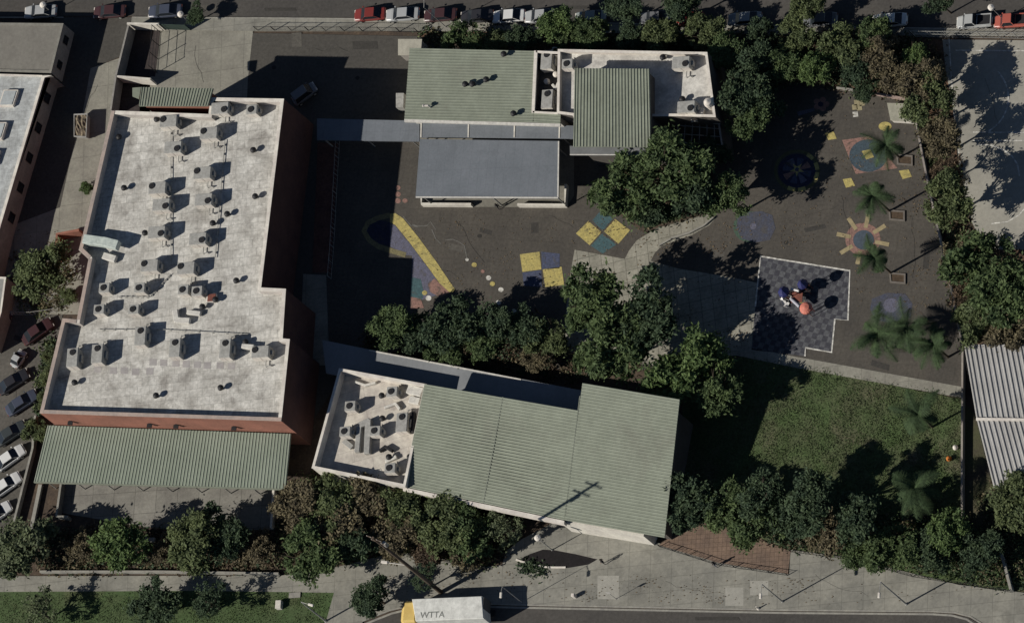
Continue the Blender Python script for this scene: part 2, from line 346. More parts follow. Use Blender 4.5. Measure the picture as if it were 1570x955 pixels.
# painted games
Z5 = z_(5)
def mark(px, mt, z=Z5): return sheet('painted_marking', px, z, mt)
mark([(598, 328), (606, 327), (618, 335), (640, 362), (668, 400), (697, 443), (694, 449), (683, 447), (655, 408), (628, 372), (606, 345), (598, 341)], yel_m)
mark([(598, 342), (606, 346), (628, 373), (655, 409), (683, 448), (640, 462), (629, 466), (632, 392), (622, 391), (598, 378)], lil_m, z_(4))
mark([(559, 346), (575, 336), (598, 341), (598, 378), (576, 372), (560, 360)], navy_m, z_(4))
stripe('painted_marking', [(598, 330), (580, 334), (564, 342), (558, 354), (566, 368), (580, 378), (598, 384), (622, 391)], 8, Z5, M('shaded_worn_yellow', (.20, .175, .09), (.14, .125, .07), 2.2, .3, 5, stains=.6, stain_col=(.068, .062, .052)))  # worn yellow, dulled further so its colour carries the shade here
mark([(629, 467), (631, 425), (645, 428), (650, 450), (646, 462), (640, 468)], teal_m)
mark([(629, 474), (630, 455), (645, 458), (650, 472)], pink_m, z_(6))
mark([(656, 436), (666, 427), (680, 440), (690, 449), (676, 456), (660, 448)], pink_m, z_(6))
for x, y, r, mt in ((610, 288, 4, pink_m), (610, 298, 4.5, pink_m), (610, 308, 4.5, pink_m), (621, 308, 4, pink_m), (716, 398, 2.6, white_m), (727, 406, 4, yel_m), (740, 416, 3, pink_m), (749, 426, 4, white_m), (755, 435, 4, yel_m), (768, 444, 4, white_m), (764, 464, 4, white_m), (788, 477, 4, white_m), (657, 457, 4.5, white_m), (651, 449, 4, yel_m)):
    mark(circ(x, y, r, r * .9, 14), mt, z_(6))
chalk = M('faded_chalk', (.15, .145, .13), (.10, .095, .085), 2, .2)
for pth in ([(683, 368), (694, 367), (704, 371), (712, 377), (716, 396)], [(632, 344), (640, 347), (655, 346), (660, 340), (668, 352)], [(618, 332), (630, 346), (641, 348)], [(662, 352), (668, 366), (676, 374)]):
    stripe('painted_marking', pth, 1.6, Z5, chalk)
for px, mt in (([(797, 390), (827, 386), (830, 413), (801, 417)], yel_m), ([(830, 386), (858, 389), (858, 411), (831, 413)], blu_m), ([(801, 418), (830, 414), (831, 440), (803, 438)], blu_m), ([(832, 413), (861, 409), (865, 437), (836, 440)], yel_m),
               ([(883, 358), (902, 339), (922, 356), (904, 376)], yel_m), ([(926, 355), (943, 336), (966, 353), (948, 374)], yel_m), ([(908, 338), (922, 322), (940, 335), (924, 354)], teal_m), ([(906, 377), (923, 358), (945, 375), (924, 389)], teal_m)):
    mark(px, mt)
blu2 = M('worn_blue_paint', (.06, .068, .10), (.064, .064, .075), 1.6, .3, 5, stains=.85, stain_col=(.068, .062, .052))
mark([(797, 340), (1, 1)][:0] or circ(1150, 348, 26, 24, 20), green_p, z_(4)); mark([(1131, 334), (1145, 326), (1168, 324), (1184, 330), (1189, 350), (1180, 368), (1158, 372), (1137, 366), (1129, 350)], blu2)
mark(circ(1155, 347, 5, 5, 10), lil_m, z_(6))
mark([(1337, 458), (1360, 449), (1388, 450), (1399, 466), (1396, 488), (1366, 496), (1342, 490), (1334, 474)], blu2); mark(circ(1366, 468, 12, 11, 14), lil_m, z_(6))
mark([(1291, 215), (1334, 209), (1376, 258), (1312, 267)], pink_m, z_(4)); mark(circ(1331, 239, 29, 25), M('deep_teal_paint', (.055, .08, .10), (.045, .065, .08), 2.2, .3, 5, stains=.7, stain_col=(.068, .062, .052))); mark([(1321, 232), (1334, 229), (1340, 241), (1328, 245)], yel_m, z_(6))
for q in ([(1264, 204), (1278, 202), (1283, 213), (1270, 215)], [(1292, 275), (1305, 273), (1311, 285), (1297, 288)], [(1378, 262), (1393, 260), (1398, 271), (1384, 275)]): mark(q, yel_m)
mark(circ(1357, 194, 10, 7, 16), yel_m)
stripe('painted_marking', circ(1222, 262, 33, 30, 32), 4.5, z_(4), M('olive_paint', (.10, .10, .05), None, 1, .2), closed=True)
mark(circ(1222, 262, 29, 26), navy_m)
for a in (-60, -25, 5, 65, 95): stripe('painted_marking', circ(1222, 262, 31, 29, 5, a, a + 22), 6, z_(6), yel_m)
for k in range(8):
    a = k * 45; mark([(1222, 262)] + circ(1222, 262, 22, 20, 4, a, a + 30), (teal_m, lil_m, blu_m, pink_m)[k % 4] if k % 2 else blu_m, z_(5) + .004)
for k in range(5):
    a = k * 72 + 20; mark([(1222 + 4 * math.cos(R(a - 40)), 260 + 4 * math.sin(R(a - 40))), (1222 + 12 * math.cos(R(a)), 260 + 11 * math.sin(R(a))), (1222 + 4 * math.cos(R(a + 40)), 260 + 4 * math.sin(R(a + 40)))], yel_m, z_(6))
mark(circ(1323, 367, 27, 25), pink_m, z_(4)); mark(circ(1324, 368, 16, 15), M('slate_paint', (.07, .09, .115), None, .8, .2), z_(6))
for k in range(8):
    a = R(k * 45 + 12); c, s_ = math.cos(a), math.sin(a)
    mark([(1323 + c * r - s_ * q, 367 + (s_ * r + c * q) * .95) for r, q in ((19, -3), (41, -3.4), (41, 3.4), (19, 3))], M('sand_paint', (.34, .28, .16), None, 1, .15), z_(5) + .003)
for k in range(5):
    a = R(k * 72); mark(circ(1259 + 8 * math.cos(a), 160 + 7 * math.sin(a), 5, 4.5, 10), pink_m, z_(4) + .003 * k)
mark(circ(1258, 160, 4, 4, 10), navy_m, z_(6)); mark([(1222, 172), (1248, 166), (1249, 170), (1224, 178)], lil_m)
for x, y in ((1313, 158), (1310, 165), (1317, 166), (1321, 159), (1311, 176)): mark([(x - 4, y - 4), (x + 4, y - 5), (x + 5, y + 3), (x - 3, y + 4)], white_m if y > 170 else M('pale_yellow_paint', (.32, .28, .17), None, 1, .1))
sheet('patio', [(95, 735), (428, 742), (419, 812), (250, 812), (88, 785)], z_(5), patio_m)
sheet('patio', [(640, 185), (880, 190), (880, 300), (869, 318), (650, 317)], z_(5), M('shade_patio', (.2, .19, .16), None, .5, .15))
sheet('bed_or_shadow_patch', [(797, 857), (812, 849), (832, 842), (850, 843), (882, 849), (916, 857), (902, 865), (872, 870), (840, 870), (815, 864)], .112, M('shadow_patch', (.012, .010, .011), None, 1, .4))  # near-black sheet standing in for a lens-shaped shadow on the sidewalk
strip3('kerb', [(792, 858), (812, 865), (840, 870), (868, 870)], .22, .1, .22, cop_w, kind='structure')
for q in ([(916, 882), (949, 882), (949, 918), (916, 918)], [(1112, 900), (1140, 900), (1140, 928), (1112, 928)], [(1150, 890), (1178, 890), (1178, 912), (1150, 912)]): sheet('sidewalk_slab', q, .105, M('new_concrete', (.33, .32, .28), (.29, .28, .245), .6, .1))
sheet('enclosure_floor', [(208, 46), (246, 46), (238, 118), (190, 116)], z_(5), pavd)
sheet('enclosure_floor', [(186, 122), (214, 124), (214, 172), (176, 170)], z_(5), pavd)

# ------------------------------------------------------------------ buildings
def window(b, p, d, wd, ht, z, frame=None, name='window'):
    """window on a wall: p xy centre on wall, d unit vector along wall (outside on its right)"""
    d = Vector((d.x, d.y, 0)).normalized(); nn = Vector((d.y, -d.x, 0)); ang = math.atan2(d.y, d.x)
    m = MB(); c = Vector((p.x, p.y, 0)) + nn * .04
    for sx in (-1, 1): m.box(c + d * sx * wd / 2 + Vector((0, 0, z)), (.08, .12, ht + .08), ang)
    for sz in (-1, 1): m.box(c + Vector((0, 0, z + sz * ht / 2)), (wd - .08, .12, .08), ang)
    f = m.build(name, frame or metal_w, b)
    m = MB(); m.box(Vector((p.x, p.y, 0)) + nn * .02 + Vector((0, 0, z)), (wd - .08, .04, ht - .08), ang)
    g = m.build('pane', glass, f) if False else None
    me = MB(); me.box(Vector((p.x, p.y, 0)) + nn * .02 + Vector((0, 0, z)), (wd - .08, .04, ht - .08), ang)
    off = Vector(b.location); me.v = [v - off for v in me.v]; g = me.build('pane', glass, f, local=True)
    return f
def windows_on(b, A, B, zs, step, wd, ht, margin=1.0, frame=None, door=None):
    d = Vector((B.x - A.x, B.y - A.y, 0)); L = d.length; d.normalize(); n = max(1, int((L - 2 * margin) / step))
    for z in zs:
        for i in range(n):
            p = A + d * (L * (i + .5) / n)
            if door is not None and i == door and z == zs[0]: window(b, p, d, 1.1, 2.1, 1.08, frame, 'door')
            else: window(b, p, d, wd, ht, z, frame)

def flat_building(name, px, H, hp, mats, label, wt=.4, cop=.06, base=0, coping=True, im=None, side=None):
    """flat roof with parapet; px = outer parapet top outline seen at height H"""
    wm, rm, cm = mats; im = im or cm; P = [G(x, y, H) for x, y in px]; n = len(P)
    A = sum(P[i].x * P[(i + 1) % n].y - P[(i + 1) % n].x * P[i].y for i in range(n))
    if A < 0: P.reverse()
    I = inset(P, wt); c = sum(P, Vector()) / n
    b = thing(name, (c.x, c.y, base), label, 'building')
    m = MB(); zt = H - cop; zr = H - hp
    vs = [Vector((p.x, p.y, base)) for p in P] + [Vector((p.x, p.y, zt)) for p in P] + [Vector((p.x, p.y, zt)) for p in I] + [Vector((p.x, p.y, zr - .02)) for p in I]
    fs = []
    for k in range(3): fs += [(k * n + i, k * n + (i + 1) % n, (k + 1) * n + (i + 1) % n, (k + 1) * n + i) for i in range(n)]
    mi = [0] * n + [1] * 2 * n
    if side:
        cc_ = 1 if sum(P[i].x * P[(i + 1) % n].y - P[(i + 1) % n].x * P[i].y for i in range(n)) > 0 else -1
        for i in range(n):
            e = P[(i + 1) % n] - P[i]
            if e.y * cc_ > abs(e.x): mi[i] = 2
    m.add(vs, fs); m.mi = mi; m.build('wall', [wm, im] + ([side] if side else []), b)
    O = inset(P, -.03); I2 = inset(P, wt + .03); m = MB()
    vs = [Vector((p.x, p.y, z)) for z, q in ((zt + .003, O), (H, O), (H, I2), (zt + .003, I2)) for p in q]
    fs = []
    for k in range(4): fs += [(k * n + i, k * n + (i + 1) % n, ((k + 1) % 4) * n + (i + 1) % n, ((k + 1) % 4) * n + i) for i in range(n)]
    m.add(vs, fs); m.build('coping', cm, b)
    m = MB(); m.add([Vector((p.x, p.y, zr)) for p in inset(P, wt - .02)], [tuple(range(n))]); m.build('roof', rm, b)
    return b, P
def ribbed(parent, quads, mats, n, thick=.18, rib_h=.09, rib_w=.16, name='roof', cross=0):
    """quads: list of (a,b,c,d) with (px,py,z); ribs run from edge ab to edge dc"""
    m = MB(); 
    for (a, b, c, d), nr in zip(quads, n):
        A, B, C, D = [G(*q) for q in (a, b, c, d)]; dz = Vector((0, 0, thick))
        m.prism([A, B, C, D], [A - dz, B - dz, C - dz, D - dz], 0)
        for i in range(nr + 1):
            t = i / nr; p = A.lerp(B, t); q = D.lerp(C, t); sx = (B - A).normalized() * rib_w / 2
            if i == 0: p = p + sx; q = q + sx
            if i == nr: p = p - sx; q = q - sx
            up = Vector((0, 0, rib_h)); s2 = sx * .45; lo = Vector((0, 0, .004))
            m.prism([p - s2 + up, p + s2 + up, q + s2 + up, q - s2 + up], [p - sx + lo, p + sx + lo, q + sx + lo, q - sx + lo], 1)
    return m.build(name, mats, parent)
def walls_under(parent, px, wm, over=.5, name='wall', base=0, sink=.25):
    P = [G(x, y, z) for x, y, z in px]; n = len(P)
    A = sum(P[i].x * P[(i + 1) % n].y - P[(i + 1) % n].x * P[i].y for i in range(n))
    if A < 0: P.reverse()
    I = inset(P, over); m = MB()
    m.prism([Vector((p.x, p.y, p.z - sink)) for p in I], [Vector((p.x, p.y, base)) for p in I], cap=False, base=False)
    m.build(name, wm, parent); return I

HR = 9.8
RP = [(171, 170), (320, 175.5), (323, 150), (435, 152), (400, 441), (438, 443), (433, 519), (444, 520), (431, 645), (61, 633), (96, 488), (118, 490), (136, 397), (121, 383), (128, 357)]
red, RPW = flat_building('school_building', RP, HR, 1.35, (brick, roofw, cop_w), 'long red brick school block with a dirty white flat roof crowded with air units', wt=.42, im=M('parapet_lining', (.5, .46, .42), (.4, .37, .34), .6, .12), side=M('shaded_brick', (.10, .05, .042), (.075, .038, .034), .5, .15))  # shade on the east walls painted in as a darker brick tone
# rosy coping along the west wall: its own slab
mm = MB(); q = [(171, 170), (128, 357), (121, 383), (136, 397), (118, 490), (96, 488), (61, 633)]
P = [G(x, y, HR) for x, y in q]
for i in range(len(P) - 1):
    d = (P[i + 1] - P[i]).normalized(); nn = Vector((-d.y, d.x, 0)) * .5
    mm.poly([P[i], P[i + 1], P[i + 1] + nn, P[i] + nn], HR + .004, HR + .05 + .004 * (i % 2))
P = [G(61, 633, HR), G(431, 645, HR)]; d = (P[1] - P[0]).normalized(); nn = Vector((-d.y, d.x, 0)) * .44; on = nn * -.1
mm.poly([P[0] + on, P[1] + on, P[1] + nn, P[0] + nn], HR + .001, HR + .042)
mm.build('coping', cop_p, red)
# windows on the east and south sides
for A, B in (((435, 152), (400, 441)), ((438, 443), (433, 519)), ((444, 520), (431, 645))):
    pass
A, B = G(61, 633, HR), G(431, 645, HR); dd = (B - A).normalized(); nn = Vector((dd.y, -dd.x, 0)); ang = math.atan2(dd.y, dd.x)
for f in (.09, .42, .53, .77):
    p = A.lerp(B, f); m = MB(); c = Vector((p.x, p.y, HR - 2.9)) + nn * .3
    m.box(c, (.7, .5, .12), ang); m.tube(c + Vector((0, 0, -.05)), c + Vector((0, 0, -.5)), .22, .12, 10)
    m.box(Vector((p.x, p.y, HR - 3.0)) + nn * .06, (.3, .1, .5), ang); m.build('wall_lamp', metal_d, red)

# awning / lunch shelter on the south side
aw = thing('lunch_shelter', tuple(G(250, 745, 0)), 'green ribbed metal shelter roof along the south side of the brick school block', 'shelter')
ribbed(aw, [((73, 652, 5.2), (446, 665, 5.2), (438, 749, 4.2), (52, 738, 4.2))], [M('shelter_roof', (.20, .235, .185), (.17, .205, .155), .2, .07, 2, rough=.6), M('shelter_rib', (.28, .31, .25), None, .2, .05, 2, rough=.6)], [78], rib_h=.07, rib_w=.2)
ribv = MB(); A, B = G(52, 738, 4.2), G(438, 749, 4.2)
m = MB(); d_ = (B - A).normalized(); m.prism([A + Vector((0, -.15, .05)), B + Vector((0, -.15, .05)), B + Vector((0, -.01, .05)), A + Vector((0, -.01, .05))], [A + Vector((0, -.15, -.25)), B + Vector((0, -.15, -.25)), B + Vector((0, -.01, -.25)), A + Vector((0, -.01, -.25))]); m.build('gutter', roofg, aw)
for i in range(9):
    p = A.lerp(B, (i + .3) / 8.6); m = MB(); m.tube((p.x, p.y + .5, 0), (p.x, p.y + .5, 4.0), .08); m.build('post', metal_l, aw)

# stair tower with green roof on the north side
st = thing('stair_tower', tuple(G(300, 190, 0)), 'small stair tower with green ribbed roof at the north edge of the school block', 'tower')
ribbed(st, [((217, 134, 10.4), (327, 136, 10.4), (319, 163, 10.2), (213, 163, 10.2))], [roofg, ribg], [25])
walls_under(st, [(217, 134, 10.4), (327, 136, 10.4), (319, 163, 10.2), (213, 163, 10.2)], brick, .35)
m = MB(); m.poly([G(203, 135, 9), G(216, 134, 9), (G(213, 152, 9)), G(203, 148, 9)], 8.8, 9.0); m.build('side_roof', roofg, st)

# north complex ---------------------------------------------------------
HA = 6.2
nb = thing('classroom_building', tuple(G(760, 180, 0)), 'low building with a wide green roof of fine ribs and a sunken equipment well', 'building')
quads = [((628, 74, HA), (620, 183, HA), (818, 187.5, HA), (823, 78.5, HA)), ((817.2, 173.5, HA), (816.8, 187.5, HA), (859, 190, HA), (859.5, 175.5, HA))]
ribbed(nb, quads, [roofg, ribg], [25, 3], rib_h=.04, rib_w=.15)
walls_under(nb, [(628, 74, HA), (824, 78.5, HA), (862, 80, HA), (859, 190, HA), (620, 183, HA)], stucco, .45)
m = MB()
for q in ([(823, 79, HA), (857, 80.5, HA), (857, 83.5, HA), (823, 82, HA)], [(818, 171.5, HA), (856, 173.5, HA), (856, 176, HA), (818, 174, HA)], [(820, 79, HA), (825, 79, HA), (820.5, 174, HA), (816, 174, HA)]):
    P = [G(*p) for p in q]; m.poly(P, HA - .02, HA + .25)
m.build('well_parapet', cop_w, nb)
m = MB(); P = [G(822, 79, HA), G(860, 81, HA), G(857, 176, HA), G(817, 174, HA)]; m.add([Vector((p.x, p.y, HA - 1.6)) for p in P], [(0, 1, 2, 3)])
for i in range(4):
    a, b2 = P[i], P[(i + 1) % 4]; m.add([Vector((a.x, a.y, HA)), Vector((b2.x, b2.y, HA)), Vector((b2.x, b2.y, HA - 1.6)), Vector((a.x, a.y, HA - 1.6))], [(0, 1, 2, 3)])
m.build('roof_well', M('well_floor', (.11, .105, .1), None, 1, .2), nb)
A, B = G(620, 183, HA), G(859, 190, HA)
m = MB(); nn = Vector((0, -1, 0)); m.prism([A + nn * .35 + Vector((0, 0, .02)), B + nn * .35 + Vector((0, 0, .02)), B + nn * .01 + Vector((0, 0, .02)), A + nn * .01 + Vector((0, 0, .02))], [A + nn * .35 - Vector((0, 0, .3)), B + nn * .35 - Vector((0, 0, .3)), B + nn * .01 - Vector((0, 0, .3)), A + nn * .01 - Vector((0, 0, .3))]); m.build('gutter', metal_w, nb)

HB = 6.6
shadow_wall = M('shaded_stucco', (.10, .09, .08), (.075, .068, .06), .5, .15)  # stucco with the shade on these walls painted into its colour
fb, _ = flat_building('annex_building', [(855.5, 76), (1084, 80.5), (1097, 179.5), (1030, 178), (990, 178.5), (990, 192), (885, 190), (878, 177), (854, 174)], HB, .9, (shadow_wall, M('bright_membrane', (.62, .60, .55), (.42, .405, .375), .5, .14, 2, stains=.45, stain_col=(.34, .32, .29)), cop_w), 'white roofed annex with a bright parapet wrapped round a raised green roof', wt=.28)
rc = thing('hall_building', tuple(G(960, 240, 0)), 'raised square hall with a green roof of north to south ribs', 'building')
HC = 8.3
ribbed(rc, [((881, 105, HC), (995.5, 106, HC), (998, 226, HC - .5), (879, 225, HC - .5))], [roofg, ribg], [24], rib_h=.08, rib_w=.2)
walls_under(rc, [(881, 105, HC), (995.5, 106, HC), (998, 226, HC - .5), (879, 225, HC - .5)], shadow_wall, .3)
m = MB(); P = [G(873.5, 224, 7.4), G(999, 226, 7.4), G(1000, 238.5, 7.4), G(874, 238, 7.4)]; m.poly(P, 7.2, 7.4); m.build('eave_roof', M('eave_grey', (.17, .175, .175), None, .5, .08), rc)
m = MB(); m.poly([P[3], P[2], P[2] + Vector((0, .12, 0)), P[3] + Vector((0, .12, 0))], 7.403, 7.46); m.build('eave_edge', metal_w, rc)
# wall screen at the south east corner of the annex
sw = thing('equipment_yard', tuple(G(1100, 230, 0)), 'dark walled equipment yard off the south east corner of the annex', 'enclosure')
m = MB(); P = [G(1029, 178, 4), G(1103, 187, 4), G(1104, 191, 4), G(1030, 182, 4)]; m.poly(P, 0, 3.9); w_ = m.build('wall', shadow_wall, sw); m = MB(); m.poly(P, 3.9, 4.0); m.build('coping', cop_w, w_, local=True); w_.children[0].location = -Vector(sw.location)
m = MB(); P = [G(1103, 187, 4), G(1108, 222, 4), G(1105.5, 222, 4), G(1100.5, 190, 4)]; m.poly(P, 0, 3.88); w_ = m.build('wall', shadow_wall, sw); m = MB(); m.poly(P, 3.88, 3.98); m.build('coping', stucco2, w_, local=True); w_.children[0].location = -Vector(sw.location)
m = MB()
for i in range(6):
    a = G(1040 + i * 11, 186 + i * 1.2, 3.4); b2 = G(1036 + i * 12, 222, 3.4); m.tube(a, b2, .06)
for j in range(3): m.tube(G(1036, 192 + j * 13, 3.45), G(1104, 198 + j * 12, 3.45), .06)
for p in ((1038, 222), (1102, 222), (1070, 222)): q = G(*p, 3.4); m.tube(q, (q.x, q.y, 0), .07)
m.build('frame', metal_l, sw)

# blue-grey canopies
def canopy(name, px, z, label, mat=roofb, posts=(), seams=(), thick=.22, cat='canopy', fascia=metal_w):
    P = [G(x, y, z) for x, y in px]; c = sum(P, Vector()) / len(P)
    t = thing(name, (c.x, c.y, 0), label, cat)
    m = MB(); m.poly(P, z - thick, z); m.build('roof', mat, t)
    for (x0, y0), (x1, y1) in seams:
        m = MB(); a, b2 = G(x0, y0, z), G(x1, y1, z); d = (b2 - a).normalized(); nn = Vector((-d.y, d.x, 0)) * .09
        m.poly([a + nn, b2 + nn, b2 - nn, a - nn], z + .003, z + .06); m.build('seam_strip', fascia, t)
    for x, y in posts:
        q = G(x, y, z); m = MB(); m.tube((q.x, q.y, 0), (q.x, q.y, z - thick), .09); m.build('post', metal_l, t)
    return t
canopy('shade_roof', [(644, 213.5), (858, 216.5), (856.5, 304), (637, 303)], 4.3, 'large plain blue-grey canopy roof over the patio', posts=((650, 220), (750, 220), (850, 222), (645, 298), (750, 298), (850, 299)), seams=(((637.8, 302.5), (856, 303.5)), ((856.6, 217), (855.6, 303))))
canopy('covered_walkway', [(486, 182), (643, 185.5), (643, 217), (486, 215)], 3.3, 'plain blue-grey covered walkway west of the big canopy, half in shade', posts=((495, 186), (560, 186), (630, 189), (495, 212), (560, 212), (630, 214)))
canopy('covered_walkway', [(645, 187), (879, 193), (879, 213), (869, 213), (645, 211)], 3.7, 'blue-grey covered walkway with pale seams between green roof and big canopy', posts=((650, 208), (760, 209), (862, 211)), seams=(((646, 187), (645.5, 211)), ((718.5, 189), (718, 211)), ((789, 190), (788.5, 211)), ((858, 192), (857.5, 212))))
# low wall round the patio
strip3('low_wall', [(650, 303), (650, 316), (726, 316.5)], .3, 0, .9, stucco, 'white low wall at the south west corner of the canopy patio', 'wall', 'patio walls')
strip3('low_wall', [(797, 317), (870, 317.5), (871, 286)], .3, 0, .9, stucco, 'white low wall at the south east corner of the canopy patio', 'wall', 'patio walls')
m = MB(); P = [G(612, 62, 2.4), G(646, 62, 2.4), G(644, 84, 2.4), G(612, 84, 2.4)]; m.poly(P, 0, 2.4)
sd_ = thing('storage_shed', tuple(sum(P, Vector()) / 4 * 1.0 - Vector((0, 0, 2.4))), 'pale flat topped shed at the north west corner of the green roof', 'shed'); m.build('body', stucco2, sd_)
m = MB(); m.poly(inset([p for p in P], -.12 if True else 0), 2.4, 2.5); m.build('roof', M('shed_roof', (.42, .4, .33), None, .6, .1), sd_)
m = MB(); m.poly([G(607, 143, 1.6), G(619, 143, 1.6), G(618, 165, 1.6), G(607, 165, 1.6)], 0, 1.6); eb = m.build('utility_box', metal_l); tag(eb, 'grey utility box against the west wall of the green roofed building', 'utility box')

# building three (south) ---------------------------------------------------
HP = 5.4
b3, _ = flat_building('office_building', [(520, 564.5), (654, 589), (621, 746), (478, 717)], HP, 1.5, (stucco, roofw2, cop_w), 'flat roofed office wing with cream parapet and a cluster of ducts', wt=.3)
gb = thing('library_building', tuple(G(850, 720, 0)), 'long building under a broad stepped green roof beside the white office wing', 'building')
def zr3(y_rel): return 7.2 - 2.9 * y_rel
q1 = [(651, 588.5, 6.6), (618, 745, 4.6), (865, 796.5, 4.6), (886.5, 629, 7.0)]
q2 = [(893, 587, 7.6), (865.2, 796.5, 4.62), (1019, 823.5, 4.6), (1042, 612, 7.6)]
ribbed(gb, [tuple(q1), tuple(q2)], [roofg, ribg], [34, 43], rib_h=.04, rib_w=.16)
zz = [(651, 588.5, 6.6), (618, 745, 4.6), (865, 796.5, 4.6), (1019, 823.5, 4.6), (1042, 612, 7.6), (893, 587, 7.6), (886.5, 629, 7.0)]
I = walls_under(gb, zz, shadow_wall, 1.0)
#windows_on(gb, G(640, 752, 4.6) + Vector((0, .35, 0)), G(860, 797, 4.6) + Vector((0, .35, 0)), (1.9,), 2.6, 1.3, 1.4, .8, frame=metal_l)
sp = MB(); a, b2 = G(877, 815, 0), G(1004, 836, 0); a3, b3_ = G(905, 800, 0), G(1012, 818, 0)
sp.poly([a, b2, b3_ + Vector((0, .6, 0)), a3 + Vector((0, .8, 0))], 0, 3.9); sp.build('porch_wall', stucco, gb)
for (xa, ya, za), (xb, yb, zb) in (((771, 608.5, 6.8), (741, 771, 4.6)), ((889, 607, 7.3), (867, 790, 4.7))):
    a, b2 = G(xa, ya, za), G(xb, yb, zb); sv = Vector((.06, 0, 0)); m = MB(); m.prism([a - sv + Vector((0, 0, .03)), a + sv + Vector((0, 0, .03)), b2 + sv + Vector((0, 0, .03)), b2 - sv + Vector((0, 0, .03))], [a - sv, a + sv, b2 + sv, b2 - sv]); m.build('roof_seam', M('seam_green', (.18, .195, .16), None, 1, .1), gb)
stripy = MB()
A, B = G(618, 746, 4.6), G(865, 797.5, 4.6); dn = Vector((0, -1, 0))
stripy.prism([A + dn * .5 + Vector((0, 0, -.02)), B + dn * .5 + Vector((0, 0, -.02)), B + dn * .02 + Vector((0, 0, -.02)), A + dn * .02 + Vector((0, 0, -.02))], [A + dn * .5 - Vector((0, 0, .9)), B + dn * .5 - Vector((0, 0, .9)), B + dn * .02 - Vector((0, 0, .9)), A + dn * .02 - Vector((0, 0, .9))]); stripy.build('fascia', cop_w, gb)
canopy('covered_walkway', [(494, 521), (565, 535.5), (700, 561), (800, 581), (906, 601), (900, 640), (640, 600), (500, 572)], 2.9, 'narrow blue-grey covered walkway along the north side of the office wing', mat=M('walkway_roof', (.24, .25, .26), (.2, .21, .22), .2, .08), posts=((500, 524), (566, 538), (640, 552), (720, 567), (800, 583), (890, 600)), seams=(((566, 537), (799, 582)),))

# west buildings
wb, _ = flat_building('workshop_building', [(-160, 34), (97, 36.5), (78, 112), (-160, 106)], 3.6, .12, (stucco2, roofgrey, M('grey_coping', (.24, .23, .2), None, 1, .1)), 'drab grey flat roofed building in the north west corner by the street', wt=.3)
P1, P2 = G(97, 36.5, 3.6), G(78, 112, 3.6); windows_on(wb, P2, P1, (1.9,), 2.6, 1.0, 1.2, .8, metal_d)
wb2, _ = flat_building('warehouse_building', [(-160, 109), (79, 116), (68, 119), (0, 348), (-16, 420), (-160, 420)], 4.2, .45, (stucco2, roofx, cop_w), 'bluish white flat roofed building west of the alley', wt=.35)
P1, P2 = G(68, 119, 4.2), G(0, 348, 4.2); windows_on(wb2, P2, P1, (2.0,), 3.2, 1.2, 1.5, 1, metal_d)
def skylight(x0, y0, x1, y1, zroof, h, label, slant=8):
    P = [G(x0, y0, zroof), G(x1, y0, zroof), G(x1 - slant, y1, zroof), G(x0 - slant, y1, zroof)]; c = sum(P, Vector()) / 4
    t = thing('skylight', (c.x, c.y, zroof), label, 'skylight', 'skylights on the bluish roof')
    m = MB(); m.poly(P, zroof, zroof + h); m.build('curb', cop_w, t)
    m = MB(); A_ = sum(P[i].x * P[(i + 1) % 4].y - P[(i + 1) % 4].x * P[i].y for i in range(4))
    m.poly(inset(P, .18), zroof + h + .003, zroof + h + .08); m.build('dome', M('skylight_panel', (.42, .45, .45), None, .8, .1), t)
skylight(8, 140, 30, 165, 3.75, .5, 'square skylight near the north end of the bluish roof')
skylight(-12, 190, 13, 216, 3.75, .6, 'square skylight cut by the left edge midway down the bluish roof')
skylight(-16, 232, 2, 256, 3.75, .6, 'square skylight barely in view below the other two')
wb3, _ = flat_building('garage_building', [(-120, 418), (9, 425), (2, 478), (-14, 530), (-120, 530)], 3.2, .1, (stucco2, M('silver_membrane', (.28, .28, .26), None, .5, .1), cop_w), 'grey roof corner at the left edge above the parking lot', wt=.2)

# east metal roofs
east = thing('steel_shelter', tuple(G(1560, 600, 0)), 'pale ribbed steel shelter roof at the right edge, northern half', 'shelter', 'pale steel shelters')
ribbed(east, [((1478, 528, 4.2), (1760, 530, 4.2), (1790, 645, 4.0), (1497, 641, 4.0))], [furrow, ribw], [36], rib_h=.12, rib_w=.30)
for x, y in ((1482, 532), (1600, 532), (1502, 636), (1600, 636)):
    q = G(x, y, 4); m = MB(); m.tube((q.x, q.y, 0), (q.x, q.y, 3.85), .1); m.build('post', metal_l, east)
east2 = thing('steel_shelter', tuple(G(1570, 700, 0)), 'pale ribbed steel shelter roof at the right edge, southern half with a white ridge', 'shelter', 'pale steel shelters')
ribbed(east2, [((1498, 644, 4.1), (1790, 647, 4.1), (1830, 760, 3.8), (1524, 748, 3.8))], [furrow, ribw], [36], rib_h=.12, rib_w=.30)
m = MB(); a, b2 = G(1497, 642.5, 4.15), G(1790, 646.5, 4.15); m.prism([a + Vector((0, .18, .12)), b2 + Vector((0, .18, .12)), b2 + Vector((0, -.18, .12)), a + Vector((0, -.18, .12))], [a + Vector((0, .18, -.1)), b2 + Vector((0, .18, -.1)), b2 + Vector((0, -.18, -.1)), a + Vector((0, -.18, -.1))]); m.build('ridge_cap', cop_w, east2)
for x, y in ((1502, 650), (1600, 650), (1528, 742), (1620, 742)):
    q = G(x, y, 3.9); m = MB(); m.tube((q.x, q.y, 0), (q.x, q.y, 3.7), .1); m.build('post', metal_l, east2)

